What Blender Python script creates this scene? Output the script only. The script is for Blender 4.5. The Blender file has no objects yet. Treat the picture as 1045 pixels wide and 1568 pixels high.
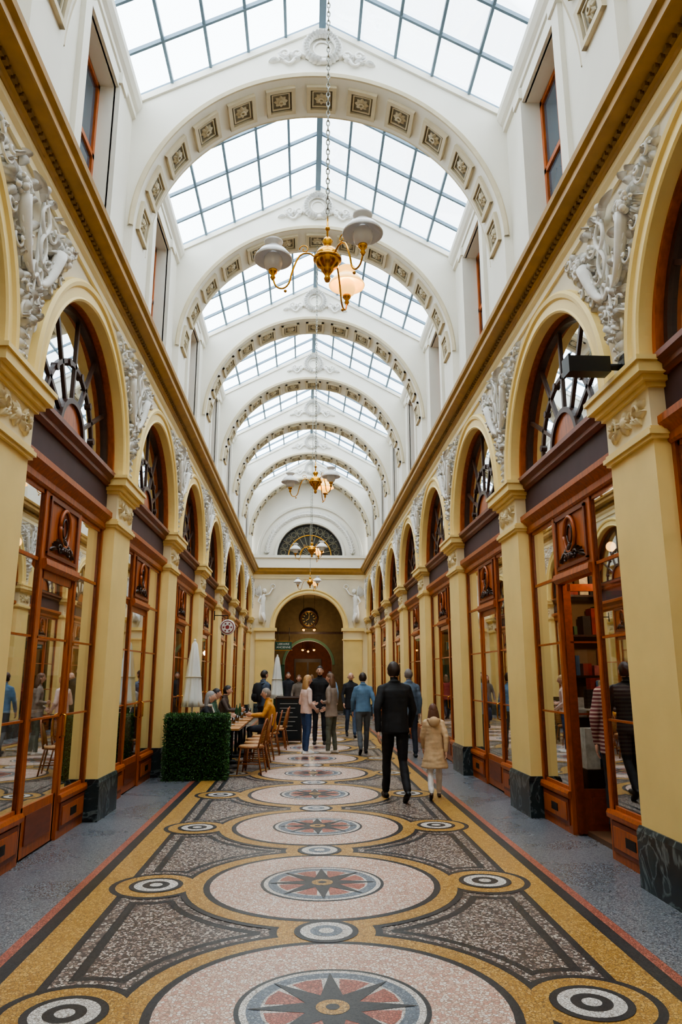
import bpy, math, random
import numpy as np
from mathutils import Vector, Matrix, noise
random.seed(7)
S=bpy.context.scene
pi=math.pi
try:
    S.view_settings.view_transform='AgX'; S.view_settings.look='AgX - Medium High Contrast'
except Exception as e: print(e)
# ------------------------------------------------------------------ materials
def lin(c):
    return tuple((v/255/12.92 if v/255<=.04045 else ((v/255+.055)/1.055)**2.4) for v in c)
MATS={}
def mat(name,col,rough=.6,metal=0,var=.07,scale=5,stretch=(1,1,1),bump=0,emis=None,spec=.5,bscale=None,trans=0,stripe=None):
    if name in MATS: return MATS[name]
    m=bpy.data.materials.new(name); m.use_nodes=True; nt=m.node_tree; N=nt.nodes; L=nt.links
    b=N['Principled BSDF']; c=lin(col)
    tc=N.new('ShaderNodeTexCoord'); mp=N.new('ShaderNodeMapping'); mp.inputs['Scale'].default_value=stretch
    nz=N.new('ShaderNodeTexNoise'); nz.inputs['Scale'].default_value=scale; nz.inputs['Detail'].default_value=5
    L.new(tc.outputs['Object'],mp.inputs[0]); L.new(mp.outputs[0],nz.inputs['Vector'])
    r=N.new('ShaderNodeValToRGB')
    r.color_ramp.elements[0].position=.3; r.color_ramp.elements[1].position=.7
    r.color_ramp.elements[0].color=tuple(max(0,v*(1-var)) for v in c)+(1,)
    r.color_ramp.elements[1].color=tuple(min(1,v*(1+var)) for v in c)+(1,)
    L.new(nz.outputs['Fac'],r.inputs[0])
    if stripe:
        wv=N.new('ShaderNodeTexWave'); wv.bands_direction='Z'; wv.inputs['Scale'].default_value=8; L.new(tc.outputs['Object'],wv.inputs['Vector'])
        st=N.new('ShaderNodeMath'); st.operation='GREATER_THAN'; st.inputs[1].default_value=.55; L.new(wv.outputs['Fac'],st.inputs[0])
        mx=N.new('ShaderNodeMix'); mx.data_type='RGBA'; L.new(st.outputs[0],mx.inputs['Factor']); L.new(r.outputs[0],mx.inputs['A']); mx.inputs['B'].default_value=lin(stripe)+(1,)
        L.new(mx.outputs['Result'],b.inputs['Base Color'])
    else: L.new(r.outputs[0],b.inputs['Base Color'])
    b.inputs['Roughness'].default_value=rough; b.inputs['Metallic'].default_value=metal
    b.inputs['Specular IOR Level'].default_value=spec
    if trans: b.inputs['Transmission Weight'].default_value=trans
    if bump:
        bp=N.new('ShaderNodeBump'); bp.inputs['Strength'].default_value=bump; bp.inputs['Distance'].default_value=.01
        n2=N.new('ShaderNodeTexNoise'); n2.inputs['Scale'].default_value=bscale or scale*4; L.new(mp.outputs[0],n2.inputs['Vector'])
        L.new(n2.outputs['Fac'],bp.inputs['Height']); L.new(bp.outputs[0],b.inputs['Normal'])
    if emis:
        b.inputs['Emission Color'].default_value=lin(emis[0])+(1,); b.inputs['Emission Strength'].default_value=emis[1]
    MATS[name]=m; return m
def tessera(name,cols,scale=60,rough=.4,grout=(70,60,50),gw=.10):
    m=bpy.data.materials.new(name); m.use_nodes=True; nt=m.node_tree; N=nt.nodes; L=nt.links
    b=N['Principled BSDF']; tc=N.new('ShaderNodeTexCoord')
    v=N.new('ShaderNodeTexVoronoi'); v.inputs['Scale'].default_value=scale
    e=N.new('ShaderNodeTexVoronoi'); e.feature='DISTANCE_TO_EDGE'; e.inputs['Scale'].default_value=scale
    L.new(tc.outputs['Object'],v.inputs['Vector']); L.new(tc.outputs['Object'],e.inputs['Vector'])
    sp=N.new('ShaderNodeSeparateColor'); L.new(v.outputs['Color'],sp.inputs[0])
    r=N.new('ShaderNodeValToRGB'); cr=r.color_ramp; cr.interpolation='CONSTANT'
    cr.elements[0].color=lin(cols[0])+(1,); cr.elements[0].position=0
    cr.elements[1].color=lin(cols[1])+(1,); cr.elements[1].position=1/len(cols)
    for i,c in enumerate(cols[2:]):
        q=cr.elements.new((i+2)/len(cols)); q.color=lin(c)+(1,)
    L.new(sp.outputs[0],r.inputs[0])
    mx=N.new('ShaderNodeMix'); mx.data_type='RGBA'
    ss=N.new('ShaderNodeMath'); ss.operation='LESS_THAN'; ss.inputs[1].default_value=gw
    L.new(e.outputs['Distance'],ss.inputs[0]); L.new(ss.outputs[0],mx.inputs['Factor'])
    L.new(r.outputs[0],mx.inputs['A']); mx.inputs['B'].default_value=lin(grout)+(1,)
    nz=N.new('ShaderNodeTexNoise'); nz.inputs['Scale'].default_value=1.3; nz.inputs['Detail'].default_value=6
    L.new(tc.outputs['Object'],nz.inputs['Vector'])
    mr=N.new('ShaderNodeMapRange'); mr.inputs['To Min'].default_value=.70; mr.inputs['To Max'].default_value=1.14
    L.new(nz.outputs['Fac'],mr.inputs['Value'])
    mu=N.new('ShaderNodeVectorMath'); mu.operation='SCALE'
    L.new(mx.outputs['Result'],mu.inputs[0]); L.new(mr.outputs[0],mu.inputs['Scale'])
    L.new(mu.outputs[0],b.inputs['Base Color'])
    mr2=N.new('ShaderNodeMapRange'); mr2.inputs['To Min'].default_value=rough-.14; mr2.inputs['To Max'].default_value=rough+.15
    L.new(nz.outputs['Fac'],mr2.inputs['Value']); L.new(mr2.outputs[0],b.inputs['Roughness'])
    MATS[name]=m; return m
def marble(name):
    m=bpy.data.materials.new(name); m.use_nodes=True; nt=m.node_tree; N=nt.nodes; L=nt.links
    b=N['Principled BSDF']; tc=N.new('ShaderNodeTexCoord')
    n1=N.new('ShaderNodeTexNoise'); n1.inputs['Scale'].default_value=2.5; n1.inputs['Detail'].default_value=8; n1.inputs['Distortion'].default_value=1.5
    L.new(tc.outputs['Object'],n1.inputs['Vector'])
    r=N.new('ShaderNodeValToRGB'); cr=r.color_ramp
    cr.elements[0].position=.0; cr.elements[0].color=(.006,.010,.012,1)
    cr.elements[1].position=1; cr.elements[1].color=(.01,.018,.02,1)
    for p,c in((.46,(.01,.016,.02)),(.495,(.16,.2,.2)),(.515,(.015,.03,.035)),(.62,(.02,.035,.04)),(.64,(.12,.16,.16)),(.66,(.01,.015,.02))):
        q=cr.elements.new(p); q.color=c+(1,)
    L.new(n1.outputs['Fac'],r.inputs[0]); L.new(r.outputs[0],b.inputs['Base Color']); b.inputs['Roughness'].default_value=.3
    MATS[name]=m; return m
def glassmat(name,tint=(240,243,240),base=.10,gain=1.3):
    m=bpy.data.materials.new(name); m.use_nodes=True; nt=m.node_tree; N=nt.nodes; L=nt.links
    N.remove(N['Principled BSDF']); o=N['Material Output']
    t=N.new('ShaderNodeBsdfTransparent'); t.inputs[0].default_value=lin(tint)+(1,)
    g=N.new('ShaderNodeBsdfGlossy'); g.inputs['Roughness'].default_value=.015; g.inputs[0].default_value=(.84,.87,.88,1)
    lw=N.new('ShaderNodeFresnel'); lw.inputs['IOR'].default_value=1.5
    ma=N.new('ShaderNodeMath'); ma.operation='MULTIPLY_ADD'; ma.inputs[1].default_value=gain; ma.inputs[2].default_value=base; ma.use_clamp=True
    L.new(lw.outputs[0],ma.inputs[0]); mx=N.new('ShaderNodeMixShader')
    L.new(ma.outputs[0],mx.inputs[0]); L.new(t.outputs[0],mx.inputs[1]); L.new(g.outputs[0],mx.inputs[2]); L.new(mx.outputs[0],o.inputs[0])
    MATS[name]=m; return m
CREAM=mat('cream_paint',(243,215,142),.5,var=.05,scale=2,bump=.05)
CREAML=mat('cream_light_paint',(243,226,182),.6,var=.04,scale=2)
SPAN=mat('spandrel_plaster',(222,211,186),.7,var=.05,scale=2)
STUC=mat('white_stucco',(232,229,222),.7,var=.06,scale=8)
ATTIC=mat('attic_plaster',(226,222,210),.75,var=.03,scale=1.5)
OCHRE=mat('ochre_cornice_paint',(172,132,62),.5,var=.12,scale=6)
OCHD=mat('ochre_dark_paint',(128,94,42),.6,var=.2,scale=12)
WOOD=mat('orange_oak_wood',(168,84,27),.35,var=.28,scale=9,stretch=(3,3,.5))
WOODD=mat('dark_brown_wood',(68,44,34),.4,var=.2,scale=9,stretch=(3,3,.6))
WOODR=mat('reddish_wood',(118,54,28),.38,var=.2,scale=9,stretch=(3,.6,3))
PURP=mat('plum_fascia',(78,56,60),.6,var=.1,scale=4)
STEEL=mat('grey_blue_steel',(112,134,150),.5,var=.05)
COFF=mat('coffer_beige',(202,190,162),.7,var=.08)
COFD=mat('coffer_recess_paint',(118,111,94),.7,var=.15,scale=20)  # darker tan for the recessed coffer panels
BRASS=mat('polished_brass',(214,156,56),.22,metal=1,var=.05)
BRASSD=mat('aged_metal',(150,150,140),.4,metal=.7)
OPAL=mat('opal_glass',(222,222,222),.15,var=.01,emis=((255,250,240),.03))
OPALW=mat('opal_glass_warm',(255,222,160),.2,var=.01,emis=((255,190,96),2.0))
BULB=mat('lamp_bulb',(255,220,160),.3,emis=((255,190,110),16))
IRON=mat('dark_iron',(40,38,36),.45,metal=.6)
BLACK=mat('black_plastic',(22,22,24),.4)
MARB=marble('black_green_marble')
GLASS=glassmat('shop_glass',tint=(226,229,226),base=.0,gain=.85)
GLASSU=glassmat('upper_glass',(150,160,168),.36,1.2)
GLASSR=glassmat('roof_glass',(240,247,252),.0,.4)
WHITE=mat('white_canvas',(236,236,230),.8,var=.04)
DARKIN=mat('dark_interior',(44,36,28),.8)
SHOPW=mat('shop_wall',(140,112,80),.8,var=.15,scale=2)
SHOPF=mat('shop_floor',(96,66,42),.5,var=.2)
# ------------------------------------------------------------------ mesh builder
class MB:
    def __init__(s): s.v=[];s.f=[];s.m=[];s.s=[];s.mats=[];s.T=None
    def mi(s,m):
        if m not in s.mats: s.mats.append(m)
        return s.mats.index(m)
    def add(s,vs,fs,m,sm=False):
        o=len(s.v)
        if s.T is not None: vs=[s.T@Vector(v) for v in vs]
        s.v+= [tuple(v) for v in vs]; k=s.mi(m)
        for f in fs: s.f.append(tuple(i+o for i in f)); s.m.append(k); s.s.append(sm)
    def box(s,x0,x1,y0,y1,z0,z1,m):
        vs=[(x,y,z) for x in(x0,x1) for y in(y0,y1) for z in(z0,z1)]
        s.add(vs,[(0,1,3,2),(4,6,7,5),(0,4,5,1),(2,3,7,6),(0,2,6,4),(1,5,7,3)],m)
    def tube(s,pts,rad,m,n=8,sm=True,flat=1.0):
        pts=[Vector(p) for p in pts]
        if not hasattr(rad,'__len__'): rad=[rad]*len(pts)
        vs=[];fs=[];k=len(pts)
        t=(pts[1]-pts[0]).normalized(); a=Vector((0,0,1)) if abs(t.z)<.9 else Vector((0,1,0))
        nrm=t.cross(a).normalized()
        for i in range(k):
            t=((pts[min(i+1,k-1)]-pts[max(i-1,0)])).normalized()
            nrm=(nrm-t*nrm.dot(t)).normalized(); b=t.cross(nrm)
            for j in range(n):
                an=2*pi*j/n; vs.append(pts[i]+nrm*math.cos(an)*rad[i]+b*math.sin(an)*rad[i]*flat)
        for i in range(k-1):
            for j in range(n):
                j2=(j+1)%n; fs.append((i*n+j,i*n+j2,(i+1)*n+j2,(i+1)*n+j))
        fs.append(tuple(range(n))[::-1]); fs.append(tuple((k-1)*n+j for j in range(n)))
        s.add(vs,fs,m,sm)
    def loft(s,secs,m,n=16,sm=True):
        vs=[];fs=[];k=len(secs)
        for (c,rx,ry) in secs:
            for j in range(n):
                an=2*pi*j/n; vs.append((c[0]+math.cos(an)*rx,c[1]+math.sin(an)*ry,c[2]))
        for i in range(k-1):
            for j in range(n):
                j2=(j+1)%n; fs.append((i*n+j,i*n+j2,(i+1)*n+j2,(i+1)*n+j))
        fs.append(tuple(range(n))[::-1]); fs.append(tuple((k-1)*n+j for j in range(n)))
        s.add(vs,fs,m,sm)
    def sph(s,c,r,m,nu=12,nv=8,sm=True):
        if not hasattr(r,'__len__'): r=(r,r,r)
        vs=[(c[0],c[1],c[2]+r[2])]
        for i in range(1,nv):
            th=pi*i/nv
            for j in range(nu):
                ph=2*pi*j/nu; vs.append((c[0]+r[0]*math.sin(th)*math.cos(ph),c[1]+r[1]*math.sin(th)*math.sin(ph),c[2]+r[2]*math.cos(th)))
        vs.append((c[0],c[1],c[2]-r[2])); fs=[]
        for j in range(nu):
            j2=(j+1)%nu; fs.append((0,1+j,1+j2))
            for i in range(nv-2): a=1+i*nu; fs.append((a+j,a+nu+j,a+nu+j2,a+j2))
            a=1+(nv-2)*nu; fs.append((a+j,len(vs)-1,a+j2))
        s.add(vs,fs,m,sm)
    def lathe(s,prof,m,n=24,c=(0,0,0),sm=True):
        vs=[];fs=[]
        for r,z in prof:
            for j in range(n):
                an=2*pi*j/n; vs.append((c[0]+r*math.cos(an),c[1]+r*math.sin(an),c[2]+z))
        for i in range(len(prof)-1):
            for j in range(n):
                j2=(j+1)%n; fs.append((i*n+j,i*n+j2,(i+1)*n+j2,(i+1)*n+j))
        s.add(vs,fs,m,sm)
    def sweep(s,prof,y0,y1,m,mp=lambda u,w,v:(u,w,v)):
        k=len(prof); vs=[mp(p[0],y0,p[1]) for p in prof]+[mp(p[0],y1,p[1]) for p in prof]
        fs=[(i,(i+1)%k,(i+1)%k+k,i+k) for i in range(k)]+[tuple(range(k))[::-1],tuple(range(k,2*k))]
        s.add(vs,fs,m)
    def band(s,mp,cu,cv,r0,r1,w0,w1,a0,a1,n,m):
        vs=[];fs=[]
        for i in range(n+1):
            a=a0+(a1-a0)*i/n
            for r,w in((r0,w0),(r1,w0),(r1,w1),(r0,w1)): vs.append(mp(cu+r*math.cos(a),cv+r*math.sin(a),w))
        for i in range(n):
            for j in range(4): fs.append((i*4+j,i*4+(j+1)%4,(i+1)*4+(j+1)%4,(i+1)*4+j))
        fs.append((0,1,2,3)); fs.append((n*4+3,n*4+2,n*4+1,n*4))
        s.add(vs,fs,m)
    def bandp(s,mp,cu,cv,prof,a0,a1,n,m):
        k=len(prof);vs=[];fs=[]
        for i in range(n+1):
            a=a0+(a1-a0)*i/n
            for r,w in prof: vs.append(mp(cu+r*math.cos(a),cv+r*math.sin(a),w))
        for i in range(n):
            for j in range(k-1): fs.append((i*k+j,i*k+j+1,(i+1)*k+j+1,(i+1)*k+j))
        s.add(vs,fs,m)
    def ray(s,mp,cu,cv,a,r0,r1,hw,w0,w1,m):
        d=(math.cos(a),math.sin(a)); q=(-d[1],d[0]); vs=[]
        for w in(w0,w1):
            for r,h in((r0,-hw),(r0,hw),(r1,hw),(r1,-hw)): vs.append(mp(cu+d[0]*r+q[0]*h,cv+d[1]*r+q[1]*h,w))
        s.add(vs,[(0,1,2,3),(7,6,5,4),(0,4,5,1),(1,5,6,2),(2,6,7,3),(3,7,4,0)],m)
    def arcwall(s,mp,cu,cv,R,outer,w0,w1,m,angs,ms=None):
        vs=[];n=len(angs)
        for a in angs:
            c,d=math.cos(a),math.sin(a); ro=outer(a)
            vs+= [mp(cu+R*c,cv+R*d,w0),mp(cu+ro*c,cv+ro*d,w0),mp(cu+ro*c,cv+ro*d,w1),mp(cu+R*c,cv+R*d,w1)]
        f1=[];f2=[]
        for i in range(n-1):
            a=i*4;b=a+4
            f1+= [(a,a+1,b+1,b),(a+2,a+3,b+3,b+2)]; f2.append((a,b,b+3,a+3))
        s.add(vs,f1,m); s.add(vs,f2,ms or m)
    def leaf(s,mp,u,v,ang,L,W,h,m,w0=0):
        d=(math.cos(ang),math.sin(ang)); q=(-d[1],d[0]); vs=[];fs=[]
        T=[0,.25,.5,.75,1]; ws=[.25,.8,1,.7,.03]; hs=[.5,1,1,.8,.35]
        for t,w,hh in zip(T,ws,hs):
            for sgn,z in((-1,0),(-.5,.75),(0,.45),(.5,.75),(1,0)):
                vs.append(mp(u+d[0]*t*L+q[0]*sgn*w*W/2,v+d[1]*t*L+q[1]*sgn*w*W/2,w0+h*hh*z*1.3))
        for i in range(4):
            for j in range(4): fs.append((i*5+j,i*5+j+1,(i+1)*5+j+1,(i+1)*5+j))
        s.add(vs,fs,m,True)
    def disc(s,x,y,r,z,m,n=56,ry=None):
        s.add([(x+r*math.cos(2*pi*i/n),y+(ry or r)*math.sin(2*pi*i/n),z) for i in range(n)],[tuple(range(n))],m)
    def mesh(s,name):
        me=bpy.data.meshes.new(name); me.from_pydata(s.v,[],s.f)
        for m in s.mats: me.materials.append(m)
        me.polygons.foreach_set('material_index',s.m); me.polygons.foreach_set('use_smooth',s.s); me.update(); return me
def obj(name,data,parent=None,loc=(0,0,0),rot=0):
    if isinstance(data,MB): data=data.mesh(name)
    o=bpy.data.objects.new(name,data); S.collection.objects.link(o)
    o.location=loc; o.rotation_euler=(0,0,rot)
    if parent: o.parent=parent
    return o
def empty(name,loc=(0,0,0),rot=0):
    e=bpy.data.objects.new(name,None); S.collection.objects.link(e); e.location=loc; e.rotation_euler=(0,0,rot); e.empty_display_size=.2; return e
SIDE=lambda u,v,w:(w,u,v)
RELS=lambda u,v,w:(-w*1.6,u,v)
TRV=lambda u,v,w:(u,w,v)
# ------------------------------------------------------------------ dimensions
W=2.535; P=3.70; Y0=9.35; PW=.80; OP=P-PW; R=1.45; ZI=4.05
YEND=31.95; YST=Y0-3*P-.4
KS=list(range(-3,7))
WR=empty('wall_right'); WL=empty('wall_left')
SIDES=((WR,1,0.0),(WL,-1,pi))
def place(name,data,y,sgn,rot,parent=None):
    o=obj(name,data,None,(sgn*W,y,0),rot)
    if parent: o.parent=parent
    return o
# ---- pilaster
mb=MB()
h=PW/2
mb.box(0,.4,-h,h,.44,3.5,CREAM)
mb.box(-.035,.4,-h-.03,h+.03,0,.42,MARB); mb.sweep([(-.035,.42),(-.015,.46),(.3,.46),(.3,.42)],-h-.02,h+.02,MARB)
for z0,z1,pr in((3.42,3.45,.03),(3.45,3.49,.05),(3.49,3.52,.03)): mb.box(-pr,.36,-h-pr,h+pr,z0,z1,CREAM)
mb.box(-.01,.36,-h-.01,h+.01,3.5,3.86,CREAML)
for z0,z1,pr in((3.84,3.88,.04),(3.88,3.93,.08),(3.93,4.02,.13),(4.02,4.06,.15)): mb.box(-pr,.36,-h-pr,h+pr,z0,z1,CREAM)
RP=lambda u,v,w:(-w*1.4-.01,u,v)
mb.sph((-.02,0,3.69),(.05,.06,.06),CREAML,10,6)
for i in range(8): mb.leaf(RP,0,3.69,i*pi/4,.11,.07,.03,CREAML)
for sg in(-1,1):
    for i,(du,dv,an,Ln) in enumerate(((.08,.0,.3,.16),(.1,-.02,-.5,.14),(.16,.03,.9,.12),(.2,-.02,0,.15),(.2,-.03,-.9,.1),(.26,.03,.5,.1))):
        a=an if sg>0 else pi-an
        mb.leaf(RP,sg*du,3.69+dv,a,Ln,.07,.03,CREAML)
    mb.tube([RP(sg*(.2+.05*math.cos(t)),3.7+.06*math.sin(t),.02) for t in np.linspace(0,5,10)],.012,CREAML,6)
PIL=mb.mesh('pilaster')
# ---- spandrel wall + archivolt per bay
mb=MB()
def rect_outer(u0,v1,cv):
    def f(a):
        c,d=abs(math.cos(a)),math.sin(a)
        r1=u0/c if c>1e-6 else 1e9; r2=(v1-cv)/d if d>1e-6 else 1e9
        return min(r1,r2)
    return f
ca=math.atan2(6.05-ZI,P/2)
angs=sorted(set([pi*i/40 for i in range(41)]+[ca,pi-ca]))
mb.arcwall(SIDE,0,ZI,R,rect_outer(P/2,6.05,ZI),0,.3,SPAN,angs,CREAM)
prof=[(1.45,.0),(1.45,-.05),(1.47,-.065),(1.49,-.05),(1.58,-.05),(1.60,-.075),(1.64,-.085),(1.67,-.06),(1.68,0)]
mb.bandp(SIDE,0,ZI,prof,0,pi,44,CREAM)
SPW=mb.mesh('spandrel_wall')
# ---- spandrel relief: caduceus, cornucopias, scrolling foliage
mb=MB(); rnd=random.Random(3)
V0=4.22
def LF(u,v,a,L_,W_,h_=.04,w0=0): mb.leaf(RELS,u,v,a,L_,W_,h_,STUC,w0)
def ubound(v):
    d=v-4.05; return 1.85-math.sqrt(max(0,1.72**2-d*d)) if d<1.72 else 1.85
mb.tube([RELS(0,V0-.10,.015),RELS(0,V0+.5,.035),RELS(0,V0+1.50,.05)],[.010,.016,.020],STUC,8)
for i in range(9):
    v=V0-.06+i*.085; Ls=.08+.014*i
    for sg in(-1,1):
        LF(0,v,pi/2+sg*(.6+.25*rnd.random()),Ls,.045+.003*i)
        mb.sph(RELS(sg*.028,v+.03,.03),.016,STUC,8,6)
for sg in(-1,1):
    mb.tube([RELS(sg*(.10*math.sin(t)),V0+.72+.07*math.sin(2*t),.05) for t in np.linspace(0,pi,10)],.018,STUC,6)
    mb.tube([RELS(sg*(.05+.10*t+.03*math.sin(10*t)),V0+.66-.42*t,.03) for t in np.linspace(0,1,12)],[.014]*11+[.004],STUC,6)
    pts=[];rad=[]
    for t in np.linspace(0,1,12):
        u=.04+.40*t**1.1; v=V0+.70-.10*math.sin(pi*t)+.46*t**1.5
        pts.append(RELS(sg*u,v,.04+.02*t)); rad.append(.014+.050*t)
    mb.tube(pts,rad,STUC,10)
    for t in (.3,.45,.6,.75,.9):
        i=int(t*11); q=pts[i]; mb.tube([Vector(q)+Vector((0,math.cos(a)*rad[i],math.sin(a)*rad[i])) for a in np.linspace(0,2*pi,12)],.009,STUC,5)
    cu,cv=sg*.50,V0+1.20
    for i in range(20):
        a=rnd.uniform(0,2*pi); r_=rnd.uniform(0,.11); mb.sph(RELS(cu+r_*math.cos(a),cv+r_*math.sin(a)*.8,.05+rnd.random()*.045),rnd.uniform(.018,.032),STUC,9,6)
    for i in range(12):
        a=2*pi*i/12; LF(cu+.07*math.cos(a),cv+.06*math.sin(a),a+rnd.uniform(-.4,.4),rnd.uniform(.09,.15),.055,.045,.01)
    for (su,sv,r0,a0,dr) in((.20,.92,.10,0,1),(.36,.80,.07,1,-1),(.30,1.28,.11,2,1),(.70,1.34,.10,0,-1),(.86,1.44,.07,1,1),(.14,.52,.06,0,1),(.55,.98,.07,2,-1)):
        n_=16; c=(sg*su,V0+sv); P_=[]
        for t in np.linspace(0,1,n_):
            a=a0+dr*t*8; rr=r0*(1-.85*t); P_.append(RELS(c[0]+sg*rr*math.cos(a),c[1]+rr*math.sin(a),.03+.03*t))
        mb.tube(P_,[.013]*(n_-1)+[.02],STUC,6)
        for i in range(0,12,2):
            t=i/n_; a=a0+dr*t*8; rr=r0*(1-.85*t); px,pv=c[0]+sg*rr*math.cos(a),c[1]+rr*math.sin(a)
            aa=math.atan2(pv-c[1],px-c[0])+rnd.uniform(-.6,.6); LF(px,pv,aa,.09,.045,.035)
    cnt=0
    while cnt<36:
        v=V0+rnd.uniform(.25,1.56); ub=ubound(v)-.10
        if ub<.06: continue
        u=rnd.uniform(.04,min(ub,1.0))
        if v>V0+1.2 and u>.85: continue
        if rnd.random()<.35 and u<.2: continue
        LF(sg*u,v,rnd.uniform(0,2*pi),rnd.uniform(.07,.12),rnd.uniform(.03,.05),.05,rnd.uniform(0,.02)); cnt+=1
    mb.tube([RELS(sg*(.085*math.sin(2.2*pi*t))*(.6+.6*t),V0+.80+.62*t,.07) for t in np.linspace(0,1,22)],[.010+.009*math.sin(pi*t) for t in np.linspace(0,1,22)],STUC,7)
    for i in range(5): LF(sg*.03,V0+1.46-.02*i,pi/2-sg*(1.35-.22*i),.24-.03*i,.05,.045,.04)
mb.sph(RELS(0,V0+1.52,.06),.035,STUC,10,8)
REL=mb.mesh('spandrel_relief')
# ---- cornice
def cornice():
    mb=MB(); y0,y1=YST,YEND
    mb.sweep([(0.05,5.80),(-.03,5.80),(-.03,5.86),(-.015,5.865),(-.015,5.90),(-.05,5.93),(-.05,5.99),(0.05,5.99)],y0,y1,CREAML)
    mb.sweep([(.05,5.99),(-.06,5.99),(-.07,6.02),(-.10,6.03),(-.10,6.07),(-.23,6.11),(-.25,6.11),(-.25,6.18),(.05,6.18)],y0,y1,OCHRE)
    mb.sweep([(.3,6.18),(-.25,6.18),(-.29,6.21),(-.30,6.26),(-.27,6.29),(.3,6.32)],y0,y1,OCHRE)
    n=int((y1-y0)/.085)
    for i in range(n):
        y=y0+.04+i*.085
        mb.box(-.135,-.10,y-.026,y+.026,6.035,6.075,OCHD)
    return mb.mesh('cornice')
COR=cornice()
for par,sg,rot in SIDES:
    o=obj('cornice',COR,par,(sg*W,0,0)); o.scale=(sg,1,1)
    for k in KS:
        y=Y0+P*k
        place('pilaster',PIL,y,sg,rot,par); place('relief',REL,y,sg,rot,par)
    for k in KS[:-1]: place('spandrel_wall',SPW,Y0+P*(k+.5),sg,rot,par)
# ---- arch windows
def archwin():
    mb=MB(); w0,w1=.15,.20
    mb.band(SIDE,0,4.10,1.39,1.45,.06,.24,0,pi,40,WOOD)
    mb.band(SIDE,0,4.10,1.33,1.39,w0-.02,w1,0,pi,40,WOODD)
    mb.band(SIDE,0,4.10,.78,.83,w0,w1,0,pi,32,WOODD)
    mb.band(SIDE,0,4.10,.36,.42,w0-.03,w1,0,pi,24,WOODD)
    vs=[SIDE(.37*math.cos(pi*i/20),4.10+.37*math.sin(pi*i/20),w0) for i in range(21)]
    mb.add(vs,[tuple(range(21))],WOOD)
    for i in range(1,6):
        a=pi*i/6; mb.ray(SIDE,0,4.10,a,.41,1.35,.022,w0,w1,WOODD)
    for i in range(6):
        a=pi*(i+.5)/6; mb.band(SIDE,.80*math.cos(a),4.10+.80*math.sin(a),.0,.04,w0-.015,w1,0,2*pi,10,WOODD)
    mb.box(w0-.02,w1,-1.45,1.45,4.06,4.15,WOODD)
    vs=[SIDE(1.4*math.cos(pi*i/32),4.10+1.4*math.sin(pi*i/32),.17) for i in range(33)]
    mb.add(vs,[tuple(range(33))],GLASSU)
    return mb.mesh('arch_window')
AW=archwin()
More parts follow.
